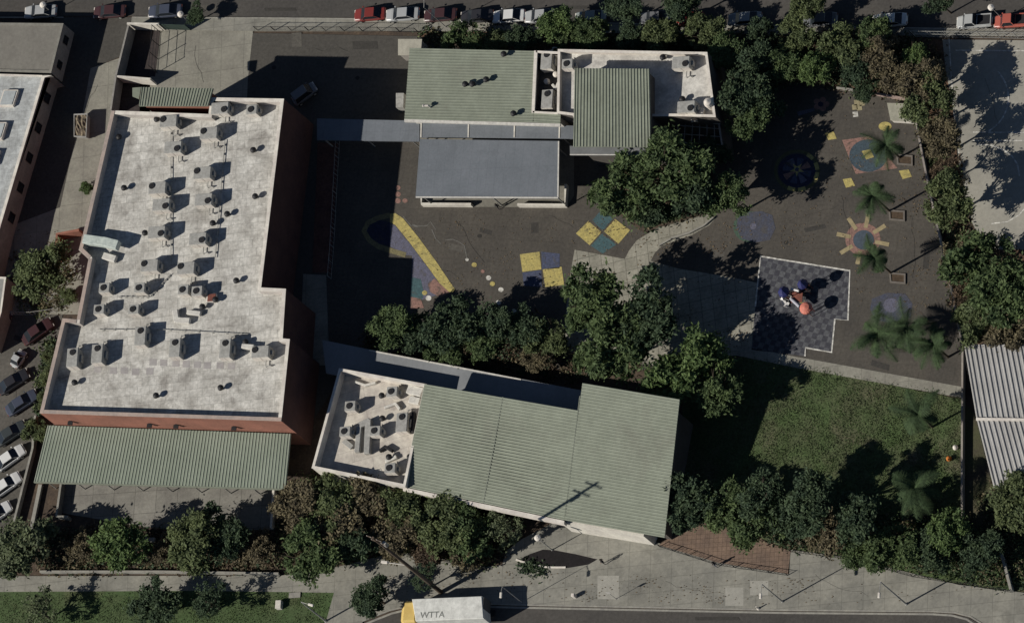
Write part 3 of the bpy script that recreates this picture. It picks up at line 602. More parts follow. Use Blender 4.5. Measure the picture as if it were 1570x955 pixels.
# ------------------------------------------------------------------ rooftop equipment
def unit_proto(kind):
    """local coordinates, base on z=0"""
    wd, dp, h = {'wide_left': (2.1, 1.4, 1.5), 'wide_right': (2.1, 1.4, 1.5), 'small': (1.3, 1.15, 1.45), 'tall': (1.35, 2.25, 1.5)}[kind]
    t = thing('air_conditioner', (0, 0, 0), 'x', 'air conditioner')
    m = MB(); m.box((0, 0, .08), (wd * .92, dp * .92, .16)); m.build('base_rail', metal_w, t, local=True)
    m = MB(); m.rbox((0, 0, .16 + (h - .16) / 2), (wd, dp, h - .16), .04)
    m.box((wd * .1, dp / 2 + .012, h * .55), (wd * .5, .02, h * .6)); m.build('cabinet', metal_l, t, local=True)
    m = MB()
    for k in (-.25, .25): m.box((wd * k, -dp / 2 - .012, h * .53), (wd * .47, .02, h * .78))
    m.build('front_panel', cop_w, t, local=True)
    fx, fy = {'wide_left': (-.65, .25), 'wide_right': (.55, -.2), 'small': (-.1, 0), 'tall': (.0, .62)}[kind]
    m = MB(); m.tube((fx, fy, h), (fx, fy, h + .1), .38, .35, 16)
    m.tube((fx, fy, h + .1), (fx, fy, h + .13), .08, .08, 8); m.build('fan_grille', metal_d, t, local=True)
    m = MB()
    if kind.startswith('wide') or kind == 'tall':
        sy = -1 if kind != 'tall' else 1
        m.tube((wd * .15, sy * dp / 2, .3), (wd * .15, sy * (dp / 2 + .7), .3), .06); m.tube((wd * .15, sy * (dp / 2 + .7), .3), (wd * .45, sy * (dp / 2 + .7), .3), .06)
        m.tube((wd * .45, sy * (dp / 2 + .7), .3), (wd * .45, sy * (dp / 2 + .7), 0), .06)
        m.tube((wd * .15, sy * (dp / 2 + .7), .3), (wd * .15, sy * (dp / 2 + .7), 0), .06)
    else:
        m.tube((wd * .3, dp / 2, .3), (wd * .3, dp / 2 + .5, .3), .05); m.tube((wd * .3, dp / 2 + .5, .3), (wd * .3, dp / 2 + .5, 0), .05)
    m.build('pipe', metal_l, t, local=True)
    m = MB(); m.box((wd / 2 + .14, 0, h * .45), (.22, dp * .45, h * .4), taper=.85); m.build('hood', metal_l, t, local=True)
    return t
protos = {}
def put_unit(kind, px, py, zroof, label, group='air units on the school roof'):
    h = 1.5 if kind != 'small' else 1.45
    if kind in protos: o = copy_tree(protos[kind])
    else: o = unit_proto(kind); protos[kind] = o
    p = G(px, py, zroof + h); o.location = (p.x, p.y, zroof); o.scale = (1.14, 1.12, 1.05); tag(o, label, 'air conditioner', group); return o
ZR = HR - 1.35
A_, B_, C_, D_ = 'wide_left', 'wide_right', 'small', 'tall'
for k, x, y, l in [
    (A_, 258, 186, 'wide grey air unit just below the stair tower at the north edge'),
    (A_, 320, 204, 'wide air unit east of centre in the second row from the north'),
    (B_, 265, 226, 'wide air unit alone in the third row, fan on its east side'),
    (A_, 310, 265, 'wide air unit alone on the east half, a third down the roof'),
    (A_, 241, 288, 'wide air unit, upper one of the close pair left of the roof centre'),
    (B_, 247, 314, 'wide air unit, lower one of the close pair left of the roof centre'),
    (B_, 312, 306, 'wide air unit east of the close pair, fan on its east side'),
    (B_, 240, 356, 'wide air unit level with the silver duct on the west parapet'),
    (B_, 303, 366, 'wide air unit east of and slightly below the one level with the silver duct'),
    (A_, 229, 407, 'wide air unit in the middle row of two, western one'),
    (A_, 285, 411, 'wide air unit in the middle row of two, eastern one'),
    (C_, 160, 441, 'small air unit, upper left of the block of four near the west parapet'),
    (C_, 214, 441, 'small air unit, upper right of the block of four near the west parapet'),
    (C_, 152, 474, 'small air unit, lower left of the block of four near the west parapet'),
    (C_, 205, 474, 'small air unit, lower right of the block of four near the west parapet'),
    (D_, 215, 515, 'deep air unit directly below the block of four small units'),
    (D_, 268, 533, 'deep air unit in the middle of the southern row'),
    (D_, 345, 534, 'deep air unit beside a white duct in the southern row'),
    (D_, 149, 542, 'deep air unit near the west end of the southern row'),
    (D_, 111, 548, 'deep air unit tight against the west parapet'),
    (A_, 399, 539, 'wide air unit tucked in the south east jog of the parapet'),
    (B_, 337, 166, 'wide air unit against the inside of the north parapet step'),
    (C_, 386, 168, 'small air unit in the north east corner of the school roof'),
    (C_, 281, 444, 'small dark cluttered air unit left of the red hatch'),
    (C_, 302, 446, 'small air unit immediately left of the red hatch')]:
    put_unit(k, x, y, ZR, l)
for k, x, y, l in [(C_, 529, 661, 'air unit with a dark fan near the west parapet of the office wing'), (D_, 616, 647, 'tall air unit beside the green roof on the office wing'), (C_, 598, 717, 'air unit in the south east corner of the office wing roof'),
                   (C_, 601, 600, 'pale box unit near the north parapet of the office wing'), (C_, 537, 622, 'white box unit near the north west corner of the office wing roof'), (C_, 575, 660, 'small white box unit in the middle of the office wing roof')]:
    put_unit(k, x, y, HP - 1.5, l, 'air units on the office wing roof')
put_unit(B_, 1044, 96, HB - .9, 'wide air unit with twin fans in the north east corner of the annex', 'air units on the annex roof')
put_unit(C_, 870, 98, HB - .9, 'small white air unit in the shaded west strip of the annex', 'air units on the annex roof')
put_unit(B_, 1052, 164, HB - .9, 'wide air unit near the south parapet of the annex', 'air units on the annex roof')
ZW = HA - 1.6
put_unit(D_, 838, 92, ZW, 'air unit at the north end of the roof well', 'equipment in the roof well')
put_unit(D_, 839, 152, ZW, 'long air unit at the south end of the roof well', 'equipment in the roof well')

# vents
vp = thing('roof_vent', (0, 0, 0), 'x', 'vent')
m = MB(); m.tube((0, 0, 0), (0, 0, .45), .17, .15, 10); m.build('pipe', metal_l, vp, local=True)
m = MB(); m.lathe((0, 0, .45), [(.34, 0), (.42, .1), (.36, .3), (.12, .42)], 12); m.build('cap', metal_d, vp, local=True)
first = True
for x, y, z, l, g in [
    (182, 210, ZR, 'small dark capped vent by the west parapet near the north end', 'a'), (240, 183, ZR, 'small dark vent just west of the northernmost air unit', 'a'),
    (388, 230, ZR, 'small dark vent near the east parapet, upper one', 'a'), (190, 288, ZR, 'small dark vent by the west parapet, above the silver duct', 'a'),
    (391, 301, ZR, 'small dark vent near the east parapet, second from the north', 'a'), (348, 328, ZR, 'small dark vent on the empty eastern strip, upper of a pair', 'a'),
    (326, 342, ZR, 'small dark vent on the eastern half, lower of a pair', 'a'), (222, 357, ZR, 'small dark vent between the silver duct and the air unit beside it', 'a'),
    (362, 430, ZR, 'small dark vent alone above the jog in the east parapet', 'a'), (239, 606, ZR, 'small dark vent in the middle of the empty southern roof', 'a'),
    (338, 594, ZR, 'small dark vent on the south east part of the roof', 'a'), (114, 586, ZR, 'small dark vent in the south west corner of the roof', 'a'),
    (310, 470, ZR, 'small dark vent under the red hatch', 'a'), (376, 524, ZR, 'dark vent beside the white duct in the southern row', 'a'), (330, 459, ZR, 'small dark vent touching the red hatch', 'a'),
    (1046, 152, HB - .9, 'small dark vent on the annex roof, upper of two', 'b'), (1044, 159, HB - .9, 'small dark vent on the annex roof, lower of two', 'b'), (1016, 88, HB - .9, 'tiny dark vent near the north parapet of the annex', 'b'),
    (713, 129, HA, 'dark vent on the green roof, left of a close pair', 'c'), (724, 129, HA, 'dark vent on the green roof, right of a close pair', 'c'), (745, 122, HA, 'lone small dark vent on the green roof', 'c'), (772, 83, HA, 'small dark vent at the north edge of the green roof', 'c'), (787, 174, HA, 'small dark vent near the south edge of the green roof', 'c'),
    (585, 606, HP - 1.5, 'dark vent among the ducts near the north of the office wing', 'd'), (586, 641, HP - 1.5, 'dark vent in the centre of the office wing roof', 'd'), (596, 700, HP - 1.5, 'dark vent in the south of the office wing roof', 'd'), (628, 700, HP - 1.5, 'dark vent against the edge of the green roof', 'd')]:
    o = vp if first else copy_tree(vp); first = False
    p = G(x, y, z + .6); o.location = (p.x, p.y, z); tag(o, l, 'vent', {'a': 'vents on the school roof', 'b': 'vents on the annex roof', 'c': 'vents on the wide green roof', 'd': 'vents on the office wing roof'}[g])

def duct(path, z, wd, h, label, mat=metal_w, group=None, name='duct'):
    P = [G(x, y, z + h) for x, y in path]; m = MB()
    for i in range(len(P) - 1):
        a, b2 = P[i], P[i + 1]; d = (b2 - a); L = d.length; d.normalize(); c = (a + b2) / 2
        m.rbox((c.x, c.y, z + .15 + (h - .15) / 2 + .005 * i), (L + wd * .6, wd, h - .15), .05, math.atan2(d.y, d.x))
        for t in (.15, .85):
            q = a.lerp(b2, t); m.box((q.x, q.y, z + .08), (.1, wd * .8, .16), math.atan2(d.y, d.x))
    o = m.build(name, mat); return tag(o, label, 'duct', group)
duct([(131, 366), (160, 370), (176, 374)], ZR + .7, 1.2, 1.1, 'big silver duct elbow coming over the west parapet of the school', M('silver_duct', (.5, .55, .5), (.4, .45, .42), 1.5, .1, rough=.5))
duct([(160, 392), (174, 396)], ZR, .9, .7, 'low white duct below the silver elbow')
duct([(268, 477), (270, 490), (288, 491)], ZR, .75, .7, 'white duct bent like the letter C below the red hatch')
duct([(288, 478), (305, 480)], ZR, .6, .6, 'short white duct just east of the bent white duct')
duct([(372, 530), (387, 531)], ZR, .6, .9, 'white duct stub in the southern row of units')
duct([(547, 690), (550, 655)], HP - 1.5, .7, .75, 'long pale duct in the middle of the office wing roof', metal_l)
duct([(553, 650), (564, 645), (562, 692)], HP - 1.5, .8, .8, 'wide grey duct beside the long pale duct', metal_l)
duct([(628, 596), (643, 600)], HP - 1.5, 1.2, 1.0, 'pale duct box in the north east corner of the office wing')
duct([(630, 612), (640, 614)], HP - 1.5, .9, .8, 'pale duct box below the corner one on the office wing')
duct([(592, 706), (606, 700)], HP - 1.5, .5, .5, 'thin crooked duct in the south of the office wing roof')
duct([(545, 585), (560, 590), (575, 586)], HP - 1.5, .3, .45, 'thin pale duct run along the north edge of the office wing roof')
duct([(590, 624), (606, 618), (612, 626)], HP - 1.5, .35, .5, 'crooked pale duct north of the tall unit on the office wing')
duct([(528, 676), (538, 684)], HP - 1.5, .7, .4, 'low dusty duct stub near the west side of the office wing', metal_l)
duct([(582, 690), (590, 684), (600, 690)], HP - 1.5, .4, .6, 'dark zigzag duct in the southern clutter of the office wing', metal_d)
duct([(633, 632), (631, 660)], HP - 1.5, .4, .9, 'dark narrow duct along the edge of the green roof', metal_d)
duct([(847, 130), (852, 136), (855, 128)], ZW + .6, .35, .4, 'white bent duct in the roof well')
duct([(1045, 167), (1076, 171)], HB - .9, .9, .5, 'bright low duct along the south parapet of the annex', cop_w)
# domes in the well
for x, y, l in ((837, 124, 'white round ventilator dome in the roof well'), (851, 113, 'white square topped ventilator dome by the well wall')):
    m = MB(); p = G(x, y, ZW + .8); m.lathe((p.x, p.y, ZW), [(.3, 0), (.3, .4), (.42, .45), (.38, .65), (.2, .8)], 14); tag(m.build('ventilator', cop_w), l, 'ventilator', 'ventilators in the roof well')
m = MB(); p = G(1083, 155, HB + 1.0); m.lathe((p.x, p.y, HB - .9), [(.6, 0), (.62, 1.2), (.5, 1.6), (.1, 1.8)], 16); tag(m.build('roof_tank', cop_w), 'white round tank near the east parapet of the annex', 'tank')
# red hatch
p = G(323, 456, ZR + .6); h = thing('roof_hatch', (p.x, p.y, ZR), 'red roof hatch with white curb on the school roof', 'hatch')
m = MB(); m.box((p.x, p.y, ZR + .25), (1.3, 1.1, .5)); m.build('curb', cop_w, h); m = MB(); m.box((p.x + .1, p.y, ZR + .56), (1.15, 1.0, .1), taper=.94); m.build('lid', metal_r, h)
# solar-like patch slabs in the membrane
patchm = M('patch_membrane', (.36, .34, .33), (.31, .29, .28), 1, .1)
for x, y in [(235, 555), (251, 556), (270, 557), (286, 558), (303, 559), (318, 560), (338, 560), (355, 561), (150, 566), (174, 568), (191, 568), (208, 570), (230, 569)]:
    m = MB(); P = [G(x - 5.5, y - 5, ZR), G(x + 5.5, y - 5, ZR), G(x + 5, y + 5, ZR), G(x - 6, y + 5, ZR)]
    m.poly(P, ZR + .003, ZR + .012); m.build('roof_patch', patchm, red)
# roof antenna / stack on the green roof A
p = G(660, 165, HA); t = thing('roof_stack', (p.x, p.y, HA), 'white bent flue on the south west part of the wide green roof', 'flue')
m = MB(); m.tube((p.x, p.y, HA), (p.x, p.y, HA + .7), .12); m.tube((p.x, p.y, HA + .7), (p.x - .6, p.y, HA + .8), .14); m.build('pipe', cop_w, t)
m = MB(); m.tube((p.x - .6, p.y, HA + .8), (p.x - .75, p.y, HA + .82), .2, .2, 10); m.build('cowl', cop_w, t)

# ------------------------------------------------------------------ walls, fences, enclosures
strip3('block_wall', [(205, 45), (254, 46)], .25, 0, 2.2, stucco, 'cream north wall of the walled yard by the street', 'wall')
strip3('block_wall', [(207, 48), (188, 125), (180, 178)], .25, 0, 2.2, stucco2, 'long cream west wall of the walled yard beside the concrete lane', 'wall')
strip3('block_wall', [(190, 126), (241, 130)], .25, 0, 2.2, stucco, 'cream dividing wall between the walled yard and the stair tower', 'wall')
strip3('brick_wall', [(94, 402), (96, 366), (130, 360)], .35, 0, 1.9, brick, 'red brick corner wall beside the west doorway of the school', 'wall')
strip3('retaining_wall', [(58, 640), (54, 690), (24, 808)], .3, 0, .9, kerb_m, 'pale low wall between parked cars and the shelter', 'wall')
strip3('retaining_wall', [(64, 744), (50, 812)], .5, 0, .5, kerb_m, 'short pale planter wall west of the dark ramp', 'wall')
strip3('retaining_wall', [(99, 744), (92, 795), (110, 796)], .3, 0, 1.2, kerb_m, 'pale wall on the east side of the dark ramp', 'wall')
strip3('retaining_wall', [(424, 750), (420, 812)], .3, 0, 1.0, stucco, 'pale wall closing the patio at its east end', 'wall')
strip3('retaining_wall', [(184, 828), (240, 829)], .5, 0, .7, kerb_m, 'pale bench like wall below the patio', 'wall')
strip3('retaining_wall', [(64, 878), (250, 878), (430, 881)], .25, 0, .7, kerb_m, 'long pale low wall along the south west sidewalk', 'wall')
strip3('boundary_wall', [(1400, 160), (1408, 192), (1426, 286), (1462, 448), (1479, 534), (1478, 700), (1478, 800)], .25, 0, .8, M('boundary_wall', (.33, .30, .26), (.25, .22, .2), .5, .15), 'long pale wall on the east side of the painted playground', 'wall')
strip3('boundary_wall', [(1538, 848), (1546, 876), (1554, 908)], .35, 0, 1.0, kerb_m, 'short pale wall where the shrubs meet the south sidewalk', 'wall')
strip3('boundary_wall', [(1285, 137), (1310, 140)], .25, 0, .6, kerb_m, 'short pale wall under the trees north of the playground', 'wall')
strip3('boundary_wall', [(1345, 146), (1398, 156)], .25, 0, .8, M('pink_wall', (.4, .3, .26), None, 1, .1), 'pinkish wall north of the cream storage bin', 'wall')

def fence(path, h, label, post_step=2.4, mat=metal_d, rails=3, mesh=0, slat=False, group=None, diag=False, wire=.0):
    P = [G(x, y, 0) for x, y in path]; t = thing('fence', tuple(P[0]), label, 'fence', group)
    m = MB(); pos = []
    for i in range(len(P) - 1):
        a, b2 = P[i], P[i + 1]; L = (b2 - a).length; n = max(1, round(L / post_step))
        for k in range(n + (1 if i == len(P) - 2 else 0)): pos.append(a.lerp(b2, k / n))
        for r in range(rails):
            z = .1 + (h - .15) * r / max(1, rails - 1); m.tube((a.x, a.y, z), (b2.x, b2.y, z), .03, n=5)
        if mesh:
            nn = int(L / mesh)
            for k in range(1, nn):
                q = a.lerp(b2, k / nn); m.tube((q.x, q.y, .1), (q.x, q.y, h - .05), wire or .018, n=4)
        if slat:
            d = (b2 - a).normalized(); nv = Vector((-d.y, d.x, 0)) * .02
            m.poly([a + nv, b2 + nv, b2 - nv, a - nv], .15, h - .1)
    m.build('panel', mat, t)
    for q in pos[:95]:
        m = MB(); m.tube((q.x, q.y, 0), (q.x, q.y, h + .05), .05, n=6); m.build('post', mat, t)
    return t
screen_m = M('green_windscreen', (.03, .05, .042), None, 1, .15)
fence([(228, 45), (260, 46), (293, 47)], 2.1, 'fence with dark green windscreen by the driveway entrance', mat=screen_m, slat=True)
fence([(246, 50), (241, 112)], 2.8, 'tall open frame fence casting a grid shadow beside the walled yard', post_step=2.0, rails=4)
fence([(396, 47.5), (500, 48), (585, 48.5), (642, 50)], 1.6, 'open metal fence between the north sidewalk and the schoolyard', rails=2, mesh=.25, wire=.012)
fence([(521, 216), (512, 380), (508, 428)], 1.4, 'long thin fence dividing the shaded yard', rails=2, mesh=.6, mat=metal_l)
fence([(606, 848), (680, 860), (748, 874)], 1.2, 'dark fence between the brown shrubs and the sidewalk', rails=3, mesh=.4)
fence([(1012, 838), (1100, 866), (1208, 882)], 1.0, 'low dark fence in front of the red brick paving', rails=2, mesh=.5)
fence([(1214, 846), (1300, 857), (1400, 884), (1552, 908)], 1.1, 'dark fence along the shrubs by the southern sidewalk', rails=2, mesh=.5)
fence([(1404, 58), (1412, 92), (1418, 110)], 2.2, 'green mesh fence at the north west corner of the court', rails=3, mesh=.4)
fence([(1404, 57), (1480, 58), (1700, 62)], 2.2, 'chain fence between the court and the north sidewalk', rails=3, mesh=.5, mat=metal_l)
fence([(1484, 540), (1505, 650), (1535, 780), (1542, 850)], 1.8, 'thin fence beside the steel shelters', rails=2, mesh=.6)
fence([(-30, 482), (50, 483), (86, 478)], 1.2, 'pale fence between the tree and the parking lot', rails=2, mesh=.5, mat=metal_l)

# repairs, cracks, drains and litter on the paved ground
rnd_ = random.Random(31)
patch1 = M('dark_asphalt_repair', (.05, .047, .042), (.042, .039, .035), .6, .2); patch2 = M('pale_asphalt_repair', (.10, .093, .08), (.082, .076, .066), .6, .2)
for x, y, w_, h_, a, mt in [(700, 380, 26, 9, .2, patch2), (560, 70, 40, 12, 0, patch1), (455, 62, 16, 22, 0, patch2), (1180, 400, 30, 8, .3, patch1), (1330, 330, 8, 30, .1, patch2), (1100, 390, 22, 14, .4, patch2), (1250, 350, 34, 7, -.2, patch1), (820, 350, 12, 16, 0, patch1), (745, 355, 20, 7, .3, patch1), (1420, 400, 9, 26, .1, patch1), (30, 520, 18, 8, .4, patch1), (70, 470, 20, 8, 0, patch1), (1350, 560, 30, 9, .3, patch1), (150, 300, 10, 20, 0, patch2), (430, 15, 50, 5, 0, patch1), (900, 12, 60, 5, 0, patch1), (1100, 948, 70, 5, 0, patch1), (320, 12, 24, 6, 0, patch2)]:
    c_, s__ = math.cos(a), math.sin(a); sheet('asphalt_repair', [(x + (u * w_ / 2) * c_ - (v_ * h_ / 2) * s__, y + (u * w_ / 2) * s__ + (v_ * h_ / 2) * c_) for u, v_ in ((-1, -1), (.9, -1.1), (1, .9), (-.95, 1))], z_(3) + .004 if mt is patch1 else z_(3) + .006, mt)
crack_m = M('crack', (.045, .042, .038), None, 1, .1)
for x0, y0, n_c, dx, dy in [(640, 400, 9, 9, 3), (700, 340, 8, 6, 9), (1120, 385, 12, 9, 1), (1210, 340, 10, 8, -3), (1400, 330, 9, 1, 12), (470, 75, 8, 10, 1), (840, 330, 6, 7, 4), (1290, 300, 8, 3, 11), (1340, 570, 9, 10, 2), (60, 380, 7, 3, 10), (150, 130, 8, -3, 11), (300, 70, 8, 2, 8), (1020, 890, 10, 11, 2), (1250, 880, 9, 10, 4), (700, 890, 4, 9, 2), (1510, 120, 9, 1, 9), (20, 560, 8, 2, 10)]:
    pth = []; x, y = x0, y0
    for k in range(n_c): pth.append((x, y)); x += dx + rnd_.uniform(-4, 4); y += dy + rnd_.uniform(-4, 4)
    stripe('pavement_crack', pth, .35, .106 if y0 > 850 else z_(5) + .003, crack_m)
for x, y in ((735, 362), (1205, 372), (548, 120), (420, 104)):
    sheet('drain_cover', circ(x, y, 3.4, 3.0, 14), z_(5) + .006, M('drain_iron', (.035, .033, .03), None, 1, .2))

# palm planters
def planter(x, y, label):
    p = G(x, y, 0); t = thing('tree_planter', (p.x, p.y, 0), label, 'planter', 'square palm planters')
    c = [G(x - 13, y - 9, 0), G(x + 12, y - 7, 0), G(x + 12, y + 9, 0), G(x - 12, y + 7, 0)]
    m = MB(); I = inset(c, .22) if sum(c[i].x * c[(i + 1) % 4].y - c[(i + 1) % 4].x * c[i].y for i in range(4)) else c
    for i in range(4): m.poly([c[i], c[(i + 1) % 4], I[(i + 1) % 4], I[i]], 0, .18 )
    m.build('frame', M('planter_kerb', (.17, .15, .13), None, 1, .12), t); m = MB(); m.poly(I, 0, .10); m.build('soil', M('red_soil', (.08, .055, .035), None, 1, .3), t)
planter(1376, 331, 'square kerbed palm planter right of the painted sun, northern one')
planter(1377, 427, 'square kerbed palm planter north of the large blue square')
planter(1388, 246, 'square kerbed palm planter beside the pink and teal game')

# cream storage bin
p = G(1385, 174, 1.1); P = [G(1361, 159, 1.1), G(1396, 160, 1.1), G(1399, 186, 1.1), G(1366, 184, 1.1)]
t = thing('storage_bin', (p.x, p.y, 0), 'cream flat topped storage box in the north east corner of the playground', 'storage box')
m = MB(); m.poly(P, 0, 1.0); m.build('body', stucco, t); m = MB(); m.poly(inset(P, -.08), 1.0, 1.1); m.build('lid', M('bin_lid', (.36, .35, .28), None, 1, .12), t)

# skip
p = G(126, 200, 0); sk = thing('rubbish_skip', (p.x, p.y, 0), 'open skip heaped with tan debris beside the alley', 'skip')
P = [G(113, 175, 1.5), G(134, 174, 1.5), G(132, 211, 1.5), G(113, 210, 1.5)]; c = sum(P, Vector()) / 4
m = MB(); n = 4
O = [Vector((q.x, q.y, 1.5)) for q in P]; I = [c.lerp(q, .9) for q in O]; Bt = [Vector((c.x + (q.x - c.x) * .82, c.y + (q.y - c.y) * .82, .15)) for q in P]; Ib = [Vector((q.x, q.y, .5)) for q in I]
vs = Bt + O + I + Ib; fs = []
for k in range(3): fs += [(k * 4 + i, k * 4 + (i + 1) % 4, (k + 1) * 4 + (i + 1) % 4, (k + 1) * 4 + i) for i in range(4)]
m.add(vs, fs + [(3, 2, 1, 0)]); m.build('body', metal_l, sk)
m = MB(); nx = 7; vs = []; fs = []
for i in range(nx + 1):
    for j in range(nx + 1):
        q = I[0].lerp(I[1], i / nx).lerp(I[3].lerp(I[2], i / nx), j / nx); e = min(i, nx - i, j, nx - j)
        vs.append(Vector((q.x, q.y, 1.3 + .12 * min(e, 2) + random.uniform(-.05, .22))))
for i in range(nx):
    for j in range(nx): fs.append((i * (nx + 1) + j, (i + 1) * (nx + 1) + j, (i + 1) * (nx + 1) + j + 1, i * (nx + 1) + j + 1))
m.add(vs, fs); m.build('debris', M('tan_debris', (.22, .18, .12), (.1, .08, .06), 1.5, .3), sk)

# ------------------------------------------------------------------ vehicles
def car_paint(nm, c): return M('car_paint_' + nm, c, tuple(x * .92 for x in c), .5, .02, rough=.3, spec=.5)
def vehicle(px, py, ang, paint, label, kind='sedan', L=4.6, W=1.8, group=None, pz=.7):
    p = G(px, py, pz); t = thing('parked_car' if kind != 'pickup' else 'pickup_truck', (p.x, p.y, 0), label, 'car' if kind != 'pickup' else 'pickup truck', group, R(ang))
    hl, hw = L / 2, W / 2
    sec = [(-hl, .72, .45, .62), (-hl + .15, .9, .3, .80), (-hl + .8, 1, .25, .90), (-hl * .3, 1, .25, .92), (hl * .3, 1, .25, .93), (hl - .9, 1, .25, .90), (hl - .2, .9, .3, .78), (hl, .7, .45, .60)]
    vs = []; fs = []
    for x, wf, z0, z1 in sec:
        w_ = hw * wf; vs += [(x, -w_ * .9, z0), (x, -w_, (z0 + z1) / 2), (x, -w_ * .93, z1 - .06), (x, -w_ * .75, z1), (x, w_ * .75, z1), (x, w_ * .93, z1 - .06), (x, w_, (z0 + z1) / 2), (x, w_ * .9, z0)]
    for k in range(len(sec) - 1):
        fs += [(k * 8 + i, k * 8 + (i + 1) % 8, (k + 1) * 8 + (i + 1) % 8, (k + 1) * 8 + i) for i in range(8)]
    fs += [tuple(range(8)), tuple((len(sec) - 1) * 8 + i for i in range(8))]
    m = MB(); m.add(vs, fs); m.build('body', paint, t, local=True, smooth=False)
    # greenhouse: front is +x
    if kind == 'pickup': x0, x1, x2, x3 = -.35, -.1, hl * .38, hl * .62
    elif kind == 'van': x0, x1, x2, x3 = -hl + .25, -hl + .5, hl * .35, hl * .68
    else: x0, x1, x2, x3 = -hl * .72, -hl * .38, hl * .18, hl * .52
    zt = {'sedan': 1.42, 'pickup': 1.7, 'van': 1.75}[kind]; yb, yt = hw * .86, hw * .66
    m = MB(); m.add([(x0, -yb, .9), (x3, -yb, .9), (x3, yb, .9), (x0, yb, .9), (x1, -yt, zt), (x2, -yt, zt), (x2, yt, zt), (x1, yt, zt)], [(3, 2, 1, 0), (4, 5, 6, 7), (0, 1, 5, 4), (1, 2, 6, 5), (2, 3, 7, 6), (3, 0, 4, 7)]); m.build('windows', glass, t, local=True)
    m = MB(); m.rbox(((x1 + x2) / 2, 0, zt + .02), (x2 - x1 + .08, yt * 2 + .08, .09), .04)
    for sx, sy in ((0, -1), (0, 1)):
        m.add([(x1 - .02, sy * yt, zt), (x1 + .1, sy * yt, zt), (x0 + .12, sy * (yb + .02), .9), (x0 - .02, sy * (yb + .02), .9)], [(0, 1, 2, 3)])
        m.add([(x2 + .02, sy * (yt + .01), zt), (x2 - .08, sy * (yt + .01), zt), (x3 - .1, sy * (yb + .02), .9), (x3 + .02, sy * (yb + .02), .9)], [(0, 1, 2, 3)])
    m.build('roof', paint, t, local=True)
    if kind == 'pickup':
        m = MB(); m.box((-hl / 2 - .15, 0, .915), (hl - .6, W * .74, .02)); m.build('bed', metal_d, t, local=True)
        m = MB(); 
        for sy in (-1, 1): m.box((-hl / 2 - .15, sy * W * .40, 1.0), (hl - .4, .1, .25))
        m.box((-hl + .12, 0, 1.0), (.1, W * .75, .25)); m.build('bed_side', paint, t, local=True)
    for sx in (-1, 1):
        for sy in (-1, 1):
            x = sx * hl * .62; m = MB(); m.tube((x, sy * (hw - .22), .33), (x, sy * (hw + .01), .33), .33, n=14); wl = m.build('wheel', tyre_m, t, local=True)
            m = MB(); m.tube((x, sy * (hw + .01), .33), (x, sy * (hw + .03), .33), .19, n=10); m.build('rim', metal_l, wl, local=True)
    for sy in (-1, 1):
        m = MB(); m.box((hl - .08, sy * hw * .6, .62), (.14, .35, .12)); m.build('headlight', cop_w, t, local=True)
        m = MB(); m.box((-hl + .06, sy * hw * .6, .66), (.12, .3, .12)); m.build('tail_light', metal_r, t, local=True)
        m = MB(); m.box((x3 - .25, sy * (hw + .06), .98), (.14, .16, .12)); m.build('mirror', paint, t, local=True)
    return t
silver, whitep, darkp, navyp, redp, greyp, maroon = [car_paint(n, c) for n, c in (('silver', (.38, .39, .39)), ('white', (.68, .68, .66)), ('black', (.03, .03, .035)), ('navy', (.06, .07, .10)), ('red', (.36, .05, .04)), ('grey', (.15, .155, .165)), ('maroon', (.06, .028, .03)))]
NG = 'cars parked along the north street'
for a in [(62, 18, 180, silver, 'silver car nearest the left edge on the north street', 'sedan'),
          (168, 18, 180, maroon, 'very dark car in the shade by the alley mouth', 'sedan'),
          (253, 17, 180, navyp, 'dark blue car beside the driveway entrance', 'sedan', 4.8),
          (567, 22, 180, car_paint('bright_red', (.2, .035, .03)), 'red car with dark windows at the west end of the row beside the schoolyard', 'sedan', 4.4),
          (617, 22, 180, silver, 'silver car directly right of the red one', 'sedan', 4.7),
          (675, 23, 180, maroon, 'dark car under the thin lamp post, right of the silver one', 'sedan'),
          (731, 25, 180, darkp, 'black car left of the shiny white one', 'sedan'),
          (780, 25, 180, whitep, 'shiny white car with dark windscreen behind the first street trees', 'sedan', 4.5),
          (828, 25, 180, silver, 'silver car half hidden by the bright green tree', 'sedan', 4.3),
          (905, 27, 180, car_paint('sage', (.28, .31, .30)), 'pale grey green car under the street tree above the annex', 'sedan', 4.3),
          (1004, 28, 180, grey := greyp, 'grey car in deep shade left of the red hatchback', 'sedan', 4.2),
          (1058, 29, 180, redp, 'small red car in the shade of the trees', 'sedan', 3.8),
          (1142, 29, 180, car_paint('dusty', (.25, .27, .28)), 'long dusty grey car alone above the dark trees', 'sedan', 4.7),
          (1257, 30, 180, grey, 'blue-grey car in the shade right of the lone dusty car', 'sedan', 4.8),
          (1364, 31, 180, whitep, 'white car with a silver rear just left of the court corner', 'sedan', 4.8),
          (1494, 33, 180, car_paint('pearl', (.42, .43, .42)), 'pearl pickup with an open dark bed beside the red truck', 'pickup', 4.9),
          (1553, 32, 180, car_paint('brick_red', (.42, .11, .08)), 'faded red pickup at the right edge of the north street', 'pickup', 5.2)]:
    vehicle(*a, group=NG)
LG = 'cars parked in the west lot'
